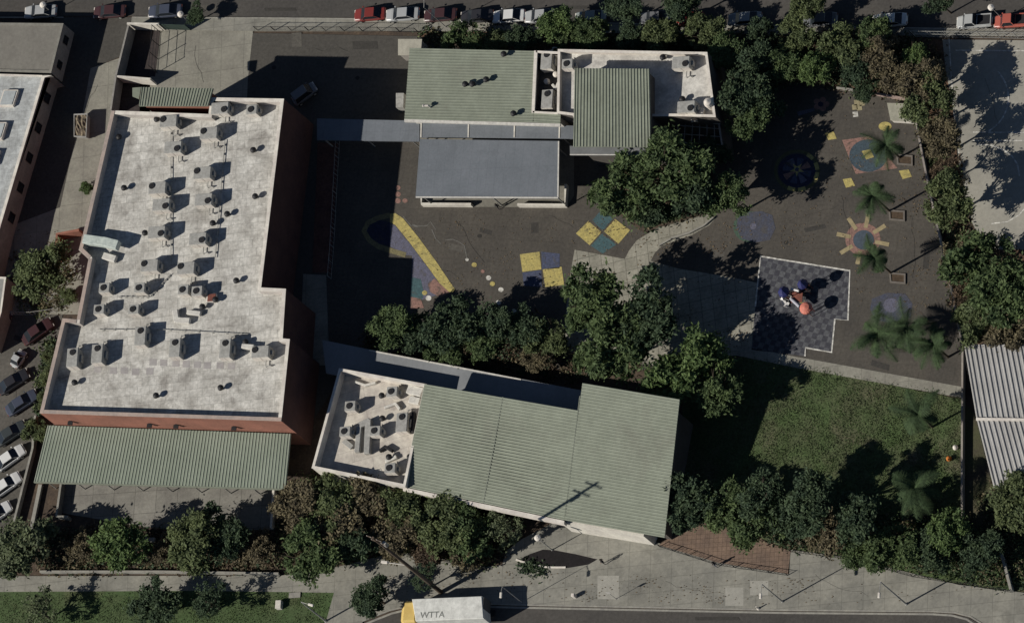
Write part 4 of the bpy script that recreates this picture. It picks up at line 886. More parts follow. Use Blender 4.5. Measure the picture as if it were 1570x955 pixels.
for a in [(-6, 492, 35, maroon, 'dark maroon car cut by the left edge below the pale fence', 'sedan'),
          (57, 508, 33, maroon, 'dark maroon car parked at the north end of the west lot', 'sedan', 4.7),
          (20, 585, 30, darkp, 'black car in the middle of the west lot', 'sedan', 4.7),
          (33, 617, 30, navyp, 'dark blue car below the black one in the west lot', 'sedan', 4.8),
          (16, 664, 30, car_paint('charcoal', (.05, .058, .06)), 'charcoal car just above the white cars', 'sedan', 4.7),
          (14, 702, 33, whitep, 'white car, northern one of the three at the left edge', 'sedan', 4.8),
          (8, 744, 33, whitep, 'white car, middle one of the three at the left edge', 'sedan', 4.8),
          (-6, 788, 33, whitep, 'white car, southern one of the three at the left edge', 'sedan', 4.6)]:
    vehicle(*a, group=LG)
vehicle(28, 550, 60, silver, 'tiny pale green and silver car standing alone in the lot', 'sedan', 2.5, 1.5)
vehicle(466, 144, 35, greyp, 'grey van parked in the shade at the north east corner of the school', 'van', 3.6, 1.7)

# box truck
HT = 3.5
P = [G(631.5, 917.5, HT), G(738.5, 913, HT), G(741.5, 947.5, HT), G(637, 951.5, HT)]
tr = thing('box_truck', tuple(Vector(((P[0] + P[2]) / 2).to_tuple()[:2] + (0,))), 'long white box truck with a yellow cab on the south road', 'truck')
m = MB(); I = inset(P, .07) if True else P
m.prism([Vector((p.x, p.y, HT)) for p in I], [Vector((p.x, p.y, HT - .07)) for p in P], base=False); m.prism([Vector((p.x, p.y, HT - .07)) for p in P], [Vector((p.x, p.y, 1.0)) for p in P], cap=False); m.build('cargo_box', M('truck_white', (.72, .72, .67), (.56, .56, .52), 1.2, .1, 3, rough=.5, stains=.3, joints=(1.25, 9, .02), jrot=2, jstr=.2), tr)
fwd = ((P[0] - P[1]) + (P[3] - P[2])).normalized(); fwd.z = 0; fwd.normalize(); lat = Vector((fwd.y, -fwd.x, 0)); fc = (P[0] + P[3]) / 2; fc.z = 0; bc = (P[1] + P[2]) / 2; bc.z = 0
W2 = (P[0] - P[3]).length / 2
yel_p = M('truck_yellow', (.60, .44, .15), (.54, .38, .12), .8, .04, rough=.45)
m = MB()
def csec(d, w_, z0, z1): return [fc + fwd * d + lat * s * w_ + Vector((0, 0, z)) for s, z in ((-1, z0), (-1, z1 - .3), (-.8, z1), (.8, z1), (1, z1 - .3), (1, z0))]
S_ = [csec(.05, W2 * .92, .5, 3.05), csec(1.55, W2 * .92, .5, 3.0), csec(1.95, W2 * .88, .5, 2.1), csec(2.5, W2 * .62, .55, 1.6)]
vs = sum(S_, []); fs = [tuple(range(5, -1, -1)), tuple(range(18, 24))]
for k in range(3): fs += [(k * 6 + i, k * 6 + (i + 1) % 6, (k + 1) * 6 + (i + 1) % 6, (k + 1) * 6 + i) for i in range(6)]
m.add(vs, fs); m.build('cab', yel_p, tr)
q0, q1 = fc + fwd * 1.6, fc + fwd * 1.93
m = MB(); m.add([q0 + lat * W2 * .74 + Vector((0, 0, 2.92)), q0 - lat * W2 * .74 + Vector((0, 0, 2.92)), q1 - lat * W2 * .74 + Vector((0, 0, 2.17)), q1 + lat * W2 * .74 + Vector((0, 0, 2.17))], [(0, 1, 2, 3)]); m.build('windscreen', glass, tr)
m = MB(); e = (P[1] - P[2]).normalized(); rc_ = (P[1] + P[2]) / 2 - fwd * .012; m.box((rc_.x, rc_.y, 2.25), (.03, W2 * 1.85, 2.3), math.atan2(fwd.y, fwd.x)); m.build('rear_door', M('shaded_door', (.09, .09, .09), None, 1, .1), tr)  # dark grey puts the shade at the rear into the door colour
m = MB(); cc = (fc + bc) / 2; m.box((cc.x, cc.y, .8), ((fc - bc).length + 1.2, .9, .3), math.atan2(fwd.y, fwd.x)); m.build('chassis', metal_d, tr)
for d in (1.5, -5.6, -6.7):
    for s in (-1, 1):
        c = fc + fwd * d + lat * s * (W2 - .15); m = MB(); m.tube(c + lat * -.15 + Vector((0, 0, .48)), c + lat * .15 + Vector((0, 0, .48)), .48, n=16); m.build('wheel', tyre_m, tr)
for s in (-1, 1):
    c = fc + fwd * 2.4 + lat * s * W2 * .45; m = MB(); m.box((c.x, c.y, .85), (.1, .3, .2), math.atan2(fwd.y, fwd.x)); m.build('headlight', cop_w, tr)
    c = fc + fwd * .9 + lat * s * (W2 + .12); m = MB(); m.box((c.x, c.y, 2.1), (.08, .25, .4), math.atan2(fwd.y, fwd.x)); m.build('mirror', metal_d, tr)
fcv = bpy.data.curves.new('t', 'FONT'); fcv.body = 'WTTA'; fcv.size = 1.15; fcv.extrude = .004; fcv.align_x = 'LEFT'; fcv.offset = .012
fo = bpy.data.objects.new('t', fcv); COL.objects.link(fo); dg = bpy.context.evaluated_depsgraph_get(); me = bpy.data.meshes.new_from_object(fo.evaluated_get(dg)); bpy.data.objects.remove(fo)
me.materials.clear(); me.materials.append(M('faded_black_lettering', (.09, .10, .09), (.30, .30, .28), 3, .3)); lo = bpy.data.objects.new('lettering', me); COL.objects.link(lo); lo.parent = tr
pl = G(644, 947, HT) - Vector(tr.location); lo.location = (pl.x, pl.y, HT + .008); lo.rotation_euler = (0, 0, math.atan2(-fwd.y, -fwd.x))

# ------------------------------------------------------------------ vegetation
def leaf_mat(n, c, c2, tr=.15): return M('leaf_' + n, c, c2, .55, .38, 2.6, rough=.75, transl=tr + .12, spec=.25)
LM = {'green': leaf_mat('green', (0.104, 0.146, 0.055), (0.059, 0.091, 0.039)), 'bright': leaf_mat('bright', (0.122, 0.177, 0.059), (0.073, 0.116, 0.044)), 'dark': leaf_mat('dark', (0.071, 0.104, 0.051), (0.041, 0.067, 0.039)),
      'olive': leaf_mat('olive', (0.133, 0.163, 0.067), (0.081, 0.105, 0.049)), 'brown': leaf_mat('brown', (0.169, 0.144, 0.081), (0.098, 0.083, 0.053), .1), 'grey': leaf_mat('grey', (0.128, 0.157, 0.079), (0.087, 0.105, 0.061), .1), 'rust': leaf_mat('rust', (.135, .095, .06), (.08, .06, .042), .15)}
def crown_mesh(seed, mat, R0=3.0, clumps=60, leaves=60, ls=.34, sparse=False, flat=.72):
    rnd = random.Random(seed); vs = []; fs = []
    lobes = [(Vector((rnd.uniform(-.68, .68), rnd.uniform(-.68, .68), rnd.uniform(-.2, .4))) * R0, rnd.uniform(.3, .58) * R0) for _ in range(8)] + [(Vector((0, 0, 0)), .62 * R0)]
    for c in range(clumps):
        lc, lr = lobes[c % len(lobes)]
        while True:
            d = Vector((rnd.gauss(0, 1), rnd.gauss(0, 1), rnd.gauss(0, 1))); d.normalize()
            if d.z > -.45: break
        cen = lc + d * lr * rnd.uniform(.62, 1.0); cr = rnd.uniform(.25, .8) * R0 / 3
        for k in range(leaves):
            q = Vector((rnd.gauss(0, .5), rnd.gauss(0, .5), rnd.gauss(0, .38))) * cr + cen; q.z *= flat if q.z > 0 else .6
            nrm = Vector((rnd.gauss(0, .55), rnd.gauss(0, .55), rnd.gauss(.85, .4))).normalized(); a = nrm.orthogonal().normalized()
            a.rotate(Matrix.Rotation(rnd.uniform(0, 6.28), 3, nrm)); b = nrm.cross(a); s = ls * rnd.uniform(.6, 1.3); i0 = len(vs)
            vs += [q - a * s, q - b * s * .42, q + a * s, q + b * s * .42]; fs.append((i0, i0 + 1, i0 + 2, i0 + 3))
    me = bpy.data.meshes.new('crown'); me.from_pydata([tuple(v) for v in vs], [], fs); me.materials.append(mat); me.update(); return me
def trunk_mesh(seed):
    rnd = random.Random(seed); m = MB(); top = Vector((rnd.uniform(-.1, .1), rnd.uniform(-.1, .1), .62))
    m.tube((0, 0, 0), top * .5, .2, .15, 8); m.tube(top * .5, top, .15, .12, 8)
    for k in range(8):
        a = k * 2 * math.pi / 8 + rnd.uniform(-.3, .3); r = rnd.uniform(.9, 1.7); p1 = top * rnd.uniform(.8, 1.0); p2 = Vector((math.cos(a) * r, math.sin(a) * r, rnd.uniform(.85, 1.15)))
        m.tube(p1, p2, .07, .03, 5)
        for j in range(2):
            a2 = a + rnd.uniform(-.7, .7); m.tube(p2, p2 + Vector((math.cos(a2) * .8, math.sin(a2) * .8, rnd.uniform(0, .2))), .03, .012, 4)
    me = bpy.data.meshes.new('trunk'); me.from_pydata([tuple(v) for v in m.v], [], m.f); me.materials.append(bark); me.update(); return me
TRK = [trunk_mesh(i) for i in range(3)]
CROWN = {}
for ck in LM:
    CROWN[ck] = [crown_mesh(hash(ck) % 1 + 10 * i + len(ck), LM[ck], clumps=115, leaves=66, ls=.225) for i in range(4)]
    CROWN[ck].append(crown_mesh(77 + len(ck), LM[ck], clumps=44, leaves=40, ls=.2))
tcount = 0
def tree(px, py, rpx, col, label, zc=None, group=None, sparse=False, sq=1.0, name='tree'):
    global tcount; tcount += 1; rnd = random.Random(tcount * 13)
    r = rpx / K; zc = zc if zc is not None else max(1.6, r * 1.15)
    p = G(px, py, zc + r * .15); t = thing(name, (p.x, p.y, 0), label, name.replace('_', ' '), group)
    tk = bpy.data.objects.new('trunk', TRK[tcount % 3]); COL.objects.link(tk); tk.parent = t; tk.scale = (r / 3 + .15, r / 3 + .15, zc); tk.rotation_euler = (0, 0, rnd.uniform(0, 6.28))
    cm = CROWN[col][4 if sparse else tcount % 4]
    c = bpy.data.objects.new('crown', cm); COL.objects.link(c); c.parent = t; c.location = (0, 0, zc); s = r / 3.0 * 1.2; c.scale = (s, s * sq, s * .95); c.rotation_euler = (0, 0, rnd.uniform(0, 6.28))
    return t
NT = 'street trees along the north side'
T = [
 (717, 52, 25, 'green', 'green street tree at the west end of the row above the wide green roof', 3.2, NT),
 (760, 66, 18, 'olive', 'small olive tree between the first street tree and the white car', 2.4, NT),
 (798, 60, 20, 'dark', 'dark little tree above the north edge of the equipment well', 2.6, NT),
 (856, 38, 24, 'bright', 'bright green street tree covering the silver car', 3.6, NT),
 (876, 62, 22, 'green', 'green tree touching the north parapet of the annex at its west end', 3, NT),
 (909, 50, 22, 'green', 'green tree partly over the grey green car', 3.2, NT),
 (965, 58, 20, 'dark', 'dark low tree above the middle of the annex parapet', 2.6, NT),
 (1014, 50, 23, 'olive', 'olive street tree left of the red car', 3.2, NT),
 (1073, 52, 25, 'olive', 'olive street tree right below the small red car', 3.4, NT),
 (1052, 2, 26, 'dark', 'dark tree crown at the top edge above the red car', 4.5, NT),
 (962, 8, 26, 'dark', 'dark tree crown at the top edge above the annex', 4.5, NT),
 (1240, 4, 22, 'olive', 'olive tree crown at the top edge above the blue-grey car', 4, NT),
 (1440, 3, 20, 'dark', 'dark tree crown at the top edge above the court', 4, NT),
 (1112, 78, 26, 'green', 'green tree north east of the annex corner', 3.6, NT),
 (1160, 92, 26, 'dark', 'dark tree in the grove between annex and playground, north side', 4),
 (1205, 98, 24, 'green', 'green tree in the grove right of the dark ones', 3.8),
 (1212, 55, 25, 'olive', 'olive street tree below the blue-grey car', 3.4, NT),
 (1160, 52, 20, 'dark', 'dark shrub like tree on the shaded sidewalk', 2.6, NT),
 (1256, 112, 26, 'bright', 'bright green tree at the north west corner of the painted playground', 4),
 (1262, 66, 20, 'rust', 'rusty brown shrub tree between the street and the grove', 2.4),
 (1302, 62, 28, 'olive', 'olive tree in the grove left of the white car', 3.8, NT),
 (1340, 50, 24, 'green', 'green tree directly below the white car', 3.4, NT),
 (1312, 108, 24, 'dark', 'dark green tree overhanging the painted hopscotch', 3.4),
 (1352, 88, 26, 'brown', 'brown tree in the middle of the north east grove', 3.6),
 (1330, 138, 16, 'dark', 'small dark tree at the playground edge beside the pinkish wall', 2.2),
 (1375, 118, 24, 'brown', 'brown tree above the cream storage box', 3.4),
 (1397, 84, 20, 'bright', 'small bright green tree by the court corner fence', 3),
 (1140, 132, 32, 'dark', 'dark green tree against the east parapet of the annex, northern one', 5.2),
 (1132, 180, 30, 'green', 'green tree against the east parapet of the annex, southern one', 4.4),
 (1170, 165, 28, 'dark', 'dark tree east of the pair beside the annex', 3.6),
 (1090, 235, 22, 'dark', 'dark tree below the equipment yard', 3.2),
 (962, 278, 45, 'green', 'large green tree at the south east corner of the canopy patio', 6.0),
 (1020, 262, 46, 'green', 'largest green tree, in the middle of the playground planting', 7.4),
 (1000, 312, 27, 'dark', 'dark green tree overhanging the curved path', 4),
 (1062, 292, 34, 'dark', 'dark green tree at the head of the curved concrete path', 6.6),
 (1108, 302, 30, 'green', 'green tree at the east end of the central clump', 5.8),
 (1040, 318, 18, 'green', 'small green tree hanging over the curved kerb', 3),
 (600, 502, 30, 'green', 'green tree at the west end of the row behind the covered walkway', 4.2),
 (640, 516, 26, 'dark', 'dark tree second from the west behind the covered walkway', 3.6),
 (690, 494, 34, 'dark', 'broad dark tree rising above the middle of the walkway row', 4.8),
 (688, 526, 24, 'green', 'green tree just above the bend of the covered walkway', 3),
 (742, 522, 27, 'green', 'green tree east of the walkway bend', 3.4),
 (755, 492, 28, 'dark', 'dark tree on the north side of the walkway row', 4),
 (800, 506, 28, 'dark', 'dark tree in the middle of the playground edge', 3.4),
 (842, 510, 26, 'olive', 'olive tree left of the big tree on the concrete', 3.2),
 (822, 548, 20, 'brown', 'brown shrub tree beside the pale kerb above the walkway', 2.2),
 (905, 468, 46, 'green', 'big green tree standing on the central concrete, upper left crown', 6.6),
 (942, 520, 48, 'green', 'big green tree below the one on the central concrete', 5.6),
 (992, 476, 46, 'dark', 'dark crown in the shade right of the big central tree', 5.8),
 (1055, 562, 48, 'bright', 'bright green tree above the north east corner of the green roof', 4.4),
 (1094, 596, 34, 'green', 'green tree overhanging the lawn corner by the green roof', 4.4),
 (1062, 768, 36, 'dark', 'dark green tree against the east wall of the library', 4),
 (1105, 762, 32, 'green', 'green tree east of the one against the library wall', 3.8),
 (1160, 758, 32, 'dark', 'dark tree in the deep shade between library and lawn', 7.4),
 (1240, 764, 34, 'dark', 'dark tree at the middle of the southern lawn edge', 7.2),
 (1158, 798, 38, 'green', 'green tree above the red brick paving', 4),
 (1215, 796, 34, 'dark', 'dark tree at the right end of the brick paving', 3.8),
 (1268, 815, 32, 'brown', 'brown tinged tree in the southern shrub belt', 3.2),
 (1315, 798, 34, 'dark', 'dark tree in the middle of the southern shrub belt', 5.6),
 (1318, 845, 24, 'green', 'green bushy tree leaning over the southern sidewalk', 2.4),
 (1375, 830, 34, 'green', 'green tree below the southernmost palm', 3.4),
 (1425, 850, 30, 'dark', 'dark tree in the east part of the southern shrub belt', 3),
 (1465, 815, 32, 'bright', 'bright green tree at the foot of the long pale wall', 3.4),
 (1505, 850, 28, 'dark', 'dark tree in the corner by the short pale wall', 2.8),
 (1520, 398, 46, 'green', 'large green tree at the right edge below the court', 5),
 (1545, 448, 46, 'green', 'large green tree south of the one below the court', 4.8),
 (1495, 480, 36, 'olive', 'olive tree between the playground wall and the large green trees', 3.6),
 (1552, 500, 36, 'brown', 'brown tree above the steel shelter roof', 3.4),
 (1441, 308, 34, 'olive', 'olive brown tree leaning over the playground wall beside the court', 4.8, None, False),
 (1466, 392, 26, 'brown', 'brown tree between wall and large green tree', 2.8, None, True),
 (1480, 455, 26, 'rust', 'rust coloured sparse tree beside the wall', 3, None, True),
 (1415, 122, 30, 'brown', 'brown tree at the north west corner of the court', 4.6, None, False),
 (1428, 165, 32, 'olive', 'olive tree beside the court shadow', 4.4, None, False),
 (1442, 212, 28, 'brown', 'brown tree between playground wall and court', 4.2, None, False),
 (1452, 258, 22, 'rust', 'small rust coloured tree on the bare strip by the court', 3.4, None, True),
 (1560, 770, 36, 'olive', 'olive and red tree at the right edge below the steel shelter', 3.4),
 (1545, 745, 18, 'rust', 'reddish shrub tree touching the steel shelter corner', 2.4),
 (40, 838, 44, 'grey', 'grey green tree in the south west corner beside the lot', 4.2),
 (178, 848, 40, 'bright', 'bright green tree left of the pale patio shrubs', 4.2),
 (298, 832, 38, 'olive', 'pale olive tree south of the patio centre', 4.6),
 (340, 815, 34, 'dark', 'dark tree behind the paler one south of the patio', 3.6),
 (118, 838, 26, 'brown', 'low brown tree between the two south west green trees', 2.4, None, True),
 (390, 842, 28, 'brown', 'brown tree south of the east end of the patio', 2.6, None, True),
 (240, 845, 24, 'brown', 'brown bush tree right of the bright green tree', 2.4, None, True),
 (462, 852, 38, 'green', 'green tree at the end of the pale sidewalk wall', 4.4),
 (455, 775, 34, 'brown', 'brown tree just right of the shelter corner', 3.6),
 (505, 778, 38, 'olive', 'olive brown tree under the south west parapet of the office wing', 3.8),
 (505, 830, 34, 'brown', 'brown tree at the west end of the brown thicket', 3.4),
 (560, 790, 38, 'brown', 'brown tree below the middle of the office wing parapet', 3.6),
 (545, 838, 32, 'dark', 'dark shaded tree overhanging the sidewalk bend', 3.4),
 (615, 785, 36, 'olive', 'olive tree below the seam between office and library', 3.4),
 (612, 825, 30, 'brown', 'brown tree above the west end of the dark fence', 2.8),
 (668, 800, 38, 'olive', 'olive tree in the middle of the brown thicket', 3.4),
 (660, 838, 24, 'rust', 'rusty tree right behind the dark fence', 2.2),
 (722, 812, 36, 'green', 'green tinged tree near the east end of the thicket', 3.2),
 (720, 845, 24, 'brown', 'brown tree at the east end of the dark fence', 2.2),
 (772, 812, 26, 'grey', 'grey bare tree between thicket and library entrance', 3, None, True),
 (573, 912, 27, 'dark', 'lone dark green street tree left of the truck', 3.2),
 (648, 884, 20, 'dark', 'thin dark street tree above the truck', 3.4, None, True),
 (235, 930, 32, 'dark', 'dark green tree on the verge at the bottom edge', 3.4),
 (318, 918, 26, 'dark', 'small dark tree on the verge right of the dark green one', 3.6, None, True),
 (60, 935, 28, 'grey', 'grey green tree on the verge in the bottom left corner', 3, None, True),
 (63, 415, 36, 'olive', 'round olive tree above the west parking lot', 4.6),
 (132, 290, 9, 'bright', 'tiny green shrub on the concrete lane beside the school', .8),
 (300, 20, 14, 'dark', 'small dark tree beside the white street lamp', 2.2),
]
for r in T:
    px, py, rp, col, lab = r[:5]; zc = r[5] if len(r) > 5 else None; g = r[6] if len(r) > 6 else None; spz = r[7] if len(r) > 7 else False
    tree(px, py, rp, col, lab, zc, g, spz)
for x, y, rp, l in ((78, 545, 12, 'shrub in the narrow bed west of the school, northern one'), (72, 575, 12, 'shrub in the narrow bed west of the school, second from the north'), (66, 612, 11, 'shrub in the narrow bed west of the school, third from the north'), (58, 655, 17, 'larger green shrub at the south west corner of the brick block'), (106, 455, 12, 'shrub below the round olive tree beside the west wall')):
    tree(x, y, rp, 'olive', l, .8, 'shrubs west of the school', False, name='shrub')

def palm_mesh(seed, n=18, L=2.6):
    rnd = random.Random(seed); vs = []; fs = []
    for k in range(n):
        a = k * 2.39996 + rnd.uniform(-.45, .45); el = rnd.uniform(-.5, 1.1); l = L * rnd.uniform(.6, 1.15)
        pts = []; p = Vector((0, 0, 0)); d = Vector((math.cos(a) * math.cos(el), math.sin(a) * math.cos(el), math.sin(el)))
        for j in range(9):
            pts.append(p.copy()); p = p + d * l / 8; d = (d + Vector((0, 0, -.17))).normalized()
        for j in range(8):
            for sgn in (-1, 1):
                for u in (0, .33, .66):
                    b = pts[j].lerp(pts[j + 1], u); fd = (pts[j + 1] - pts[j]).normalized(); sd2 = fd.cross(Vector((0, 0, 1))).normalized() * sgn
                    ll = .62 * math.sin(math.pi * min(1, (j + u) / 8 * .85 + .15)) + .08; tip = b + sd2 * ll + fd * ll * .7 + Vector((0, 0, -.25 * ll + rnd.uniform(-.05, .05))); i0 = len(vs)
                    vs += [b, b + fd * .1, tip]; fs.append((i0, i0 + 1, i0 + 2))
            i0 = len(vs); sd2 = (pts[j + 1] - pts[j]).cross(Vector((0, 0, 1))).normalized() * .03
            vs += [pts[j] - sd2, pts[j] + sd2, pts[j + 1] + sd2, pts[j + 1] - sd2]; fs.append((i0, i0 + 1, i0 + 2, i0 + 3))
    me = bpy.data.meshes.new('crown'); me.from_pydata([tuple(v) for v in vs], [], fs); me.materials.append(M('palm_frond', (.052, .082, .035), (.032, .052, .025), .8, .4, 3, rough=.8, transl=.15, spec=.15)); me.update(); return me
PM = [palm_mesh(3, 13), palm_mesh(8, 17), palm_mesh(15, 11, 2.3), palm_mesh(21, 15, 2.8)]
pt = MB()
for k in range(6): pt.tube((0, 0, k / 6), (0, 0, (k + 1) / 6), .17 - .01 * k, .15 - .01 * k, 10)
ptm = bpy.data.meshes.new('trunk'); ptm.from_pydata([tuple(v) for v in pt.v], [], pt.f); ptm.materials.append(bark)
for i, (x, y, z, s, l) in enumerate([(1358, 222, 5.0, 1.0, 'palm over the pink and teal painted game'), (1338, 300, 6.0, .95, 'palm above the painted sun'), (1340, 395, 6.0, 1.0, 'palm below the painted sun'),
                                     (1345, 512, 5.5, 1.25, 'broad palm south of the blue painted square, left one'), (1392, 505, 5.5, 1.2, 'palm south of the blue painted square, middle one'), (1432, 528, 5.0, 1.1, 'palm south of the blue painted square, right one by the wall'),
                                     (1408, 635, 5.0, 1.3, 'big palm on the lawn near the concrete strip'), (1402, 748, 5.2, 1.25, 'big palm at the south end of the lawn')]):
    p = G(x, y, z); t = thing('palm_tree', (p.x, p.y, 0), l, 'palm tree', 'palms in the playground and lawn')
    tk = bpy.data.objects.new('trunk', ptm); COL.objects.link(tk); tk.parent = t; tk.scale = (1, 1, z)
    c = bpy.data.objects.new('crown', PM[i % 4]); COL.objects.link(c); c.parent = t; c.location = (0, 0, z); c.scale = (s * 1.3, s * 1.3, s * 1.1); c.rotation_euler = (R(7 * math.sin(i * 2.1)), R(8 * math.cos(i * 1.7)), i * 1.3)

def inside(p, poly):
    c = False; n = len(poly)
    for i in range(n):
        a, b = poly[i], poly[i - 1]
        if (a[1] > p[1]) != (b[1] > p[1]) and p[0] < (b[0] - a[0]) * (p[1] - a[1]) / (b[1] - a[1]) + a[0]: c = not c
    return c
def cover(name, px, mats, n, h=.7, ls=.22, seed=1, per=22, cr=.5):
    rnd = random.Random(seed); xs = [p[0] for p in px]; ys = [p[1] for p in px]; vs = []; fs = []; mi = []; k = 0
    while k < n:
        q = (rnd.uniform(min(xs), max(xs)), rnd.uniform(min(ys), max(ys)))
        if not inside(q, px): continue
        k += 1; c = G(q[0], q[1], 0); mm = rnd.randrange(len(mats)); hh = h * rnd.uniform(.3, 1)
        for j in range(per):
            p = c + Vector((rnd.gauss(0, cr), rnd.gauss(0, cr), abs(rnd.gauss(0, .4)) * hh + .05)); nrm = Vector((rnd.gauss(0, .6), rnd.gauss(0, .6), rnd.gauss(.7, .4))).normalized(); a = nrm.orthogonal().normalized(); a.rotate(Matrix.Rotation(rnd.uniform(0, 6.28), 3, nrm)); b = nrm.cross(a); s = ls * rnd.uniform(.6, 1.3); i0 = len(vs)
            vs += [p - a * s, p - b * s * .5, p + a * s, p + b * s * .5]; fs.append((i0, i0 + 1, i0 + 2, i0 + 3)); mi.append(mm)
    me = bpy.data.meshes.new(name); me.from_pydata([tuple(v) for v in vs], [], fs)
    for m_ in mats: me.materials.append(m_)
    for p_, i in zip(me.polygons, mi): p_.material_index = i
    o = bpy.data.objects.new(name, me); COL.objects.link(o); return o
L_ = LM
for px, ms, n, h, lab in [
    ([(430, 750), (478, 730), (745, 780), (800, 800), (790, 830), (750, 868), (606, 842), (520, 862), (430, 870)], ('brown', 'olive', 'rust'), 800, 1.3, 'brown undergrowth filling the bed south of the office wing'),
    ([(60, 812), (420, 818), (430, 874), (62, 872)], ('brown', 'dark', 'rust'), 420, .8, 'dark brown undergrowth between patio and south west sidewalk'),
    ([(1402, 62), (1440, 70), (1455, 160), (1468, 250), (1490, 380), (1560, 390), (1570, 530), (1480, 528), (1458, 440), (1426, 280), (1402, 160)], ('brown', 'rust', 'olive'), 420, .8, 'dry brown undergrowth on the strip beside the court'),
    ([(1050, 760), (1120, 770), (1215, 810), (1300, 790), (1474, 790), (1536, 850), (1550, 900), (1300, 850), (1212, 838), (1140, 812), (1060, 792)], ('dark', 'green', 'brown'), 800, 1.3, 'mixed green undergrowth along the southern edge of the lawn'),
    ([(650, 50), (1000, 54), (1400, 58), (1398, 150), (1250, 128), (1110, 120), (1100, 80), (860, 72), (650, 68)], ('dark', 'brown', 'olive', 'rust'), 700, .9, 'dark undergrowth beneath the northern street trees'),
    ([(565, 500), (860, 530), (1000, 560), (880, 585), (565, 530)], ('dark', 'brown', 'rust'), 300, .7, 'undergrowth beneath the trees behind the covered walkway'),
    ([(940, 260), (1090, 240), (1095, 320), (990, 352)], ('dark', 'brown'), 120, .6, 'undergrowth beneath the large central trees'),
    ([(800, 862), (838, 872), (834, 879), (800, 871)], ('dark',), 26, .6, 'low dark hedge below the lens shaped shadow patch'),
    ([(1500, 760), (1570, 790), (1570, 900), (1556, 900)], ('olive', 'brown', 'dark'), 160, .8, 'rough undergrowth in the bottom right corner'),
    ([(70, 520), (90, 520), (70, 640), (50, 640)], ('olive', 'dark'), 60, .5, 'thin ground cover along the west wall of the school'),
    ([(20, 390), (118, 395), (100, 480), (20, 480)], ('brown', 'olive'), 90, .3, 'leaf litter beneath the round olive tree')]:
    o = cover('undergrowth' if 'hedge' not in lab else 'hedge', px, [L_[k] for k in ms], n, h, seed=int(px[0][0]), per=24); tag(o, lab, 'undergrowth', kind='stuff')
# lawn grass tufts
for px, n, lab in (([(1060, 608), (1135, 550), (1222, 562), (1474, 611), (1474, 800), (1300, 800), (1060, 740)], 3500, 'short green lawn grass east of the library'), ([(0, 912), (300, 908), (510, 911), (500, 955), (0, 960)], 900, 'short green verge grass at the bottom left')):
    o = cover('grass', px, [M('grass_blade', (.065, .105, .033), (.07, .085, .04), .4, .3, 3)], n, .12, .10, seed=5, per=10, cr=.35); tag(o, lab, 'grass', kind='stuff')

def litter(name, px, n, ls, mat, seed, label, z=.055):
    rnd = random.Random(seed); xs = [p[0] for p in px]; ys = [p[1] for p in px]; vs = []; fs = []; k = 0
    cl = [(rnd.uniform(min(xs), max(xs)), rnd.uniform(min(ys), max(ys))) for _ in range(14)]
    while k < n:
        q = (rnd.uniform(min(xs), max(xs)), rnd.uniform(min(ys), max(ys)))
        if rnd.random() < .6: c_ = rnd.choice(cl); q = (rnd.gauss(c_[0], 14), rnd.gauss(c_[1], 8))
        if not inside(q, px): continue
        k += 1; p = G(q[0], q[1], z) + Vector((0, 0, rnd.uniform(0, .03))); a = rnd.uniform(0, 6.28); s_ = ls * rnd.uniform(.5, 1.6); i0 = len(vs)
        vs += [p + Vector((math.cos(a + t) * s_, math.sin(a + t) * s_ * .7, rnd.uniform(0, .02))) for t in (0, 1.5, 3.1, 4.6)]; fs.append((i0, i0 + 1, i0 + 2, i0 + 3))
    me = bpy.data.meshes.new(name); me.from_pydata([tuple(v) for v in vs], [], fs); me.materials.append(mat); o = bpy.data.objects.new(name, me); COL.objects.link(o); tag(o, label, 'leaf litter', kind='stuff')
lit_m = M('dry_leaf', (.16, .12, .07), (.07, .05, .035), 3, .2)
litter('leaf_litter', [(870, 330), (1160, 330), (1160, 430), (1150, 550), (870, 560)], 700, .09, lit_m, 4, 'dry leaves on the central concrete and yard')
litter('leaf_litter', [(1150, 140), (1400, 150), (1470, 520), (1320, 540), (1310, 400), (1150, 380)], 700, .08, lit_m, 6, 'dry leaves scattered over the painted playground')
litter('leaf_litter', [(600, 330), (860, 330), (860, 480), (700, 480)], 260, .07, lit_m, 8, 'dry leaves on the yard south of the patio')
litter('leaf_litter', [(560, 870), (1210, 885), (1480, 905), (1470, 930), (800, 922), (600, 925)], 420, .08, lit_m, 9, 'dry leaves along the southern sidewalk', .125)
litter('leaf_litter', [(20, 352), (120, 352), (110, 480), (20, 480)], 240, .08, lit_m, 10, 'dry leaves around the round olive tree by the lot')
# conduits on the school roof
for pth, l in (([(262, 196), (262, 300), (262, 400)], 'long thin conduit running south between the two columns of air units'), ([(345, 215), (338, 300), (330, 395)], 'long thin conduit east of the air units'), ([(150, 505), (250, 505), (380, 512)], 'thin conduit crossing the roof above the southern row'), ([(180, 455), (230, 455), (262, 420)], 'thin bent conduit beside the block of four small units')):
    m = MB(); PP = [G(x, y, ZR + .18) for x, y in pth]
    for a, b2 in zip(PP, PP[1:]):
        m.tube(a, b2, .05, n=6)
        for k in range(6):
            q = a.lerp(b2, (k + .5) / 6); m.box((q.x, q.y, ZR + .08), (.25, .25, .15))
    tag(m.build('conduit', metal_l), l, 'conduit', 'conduits on the school roof')

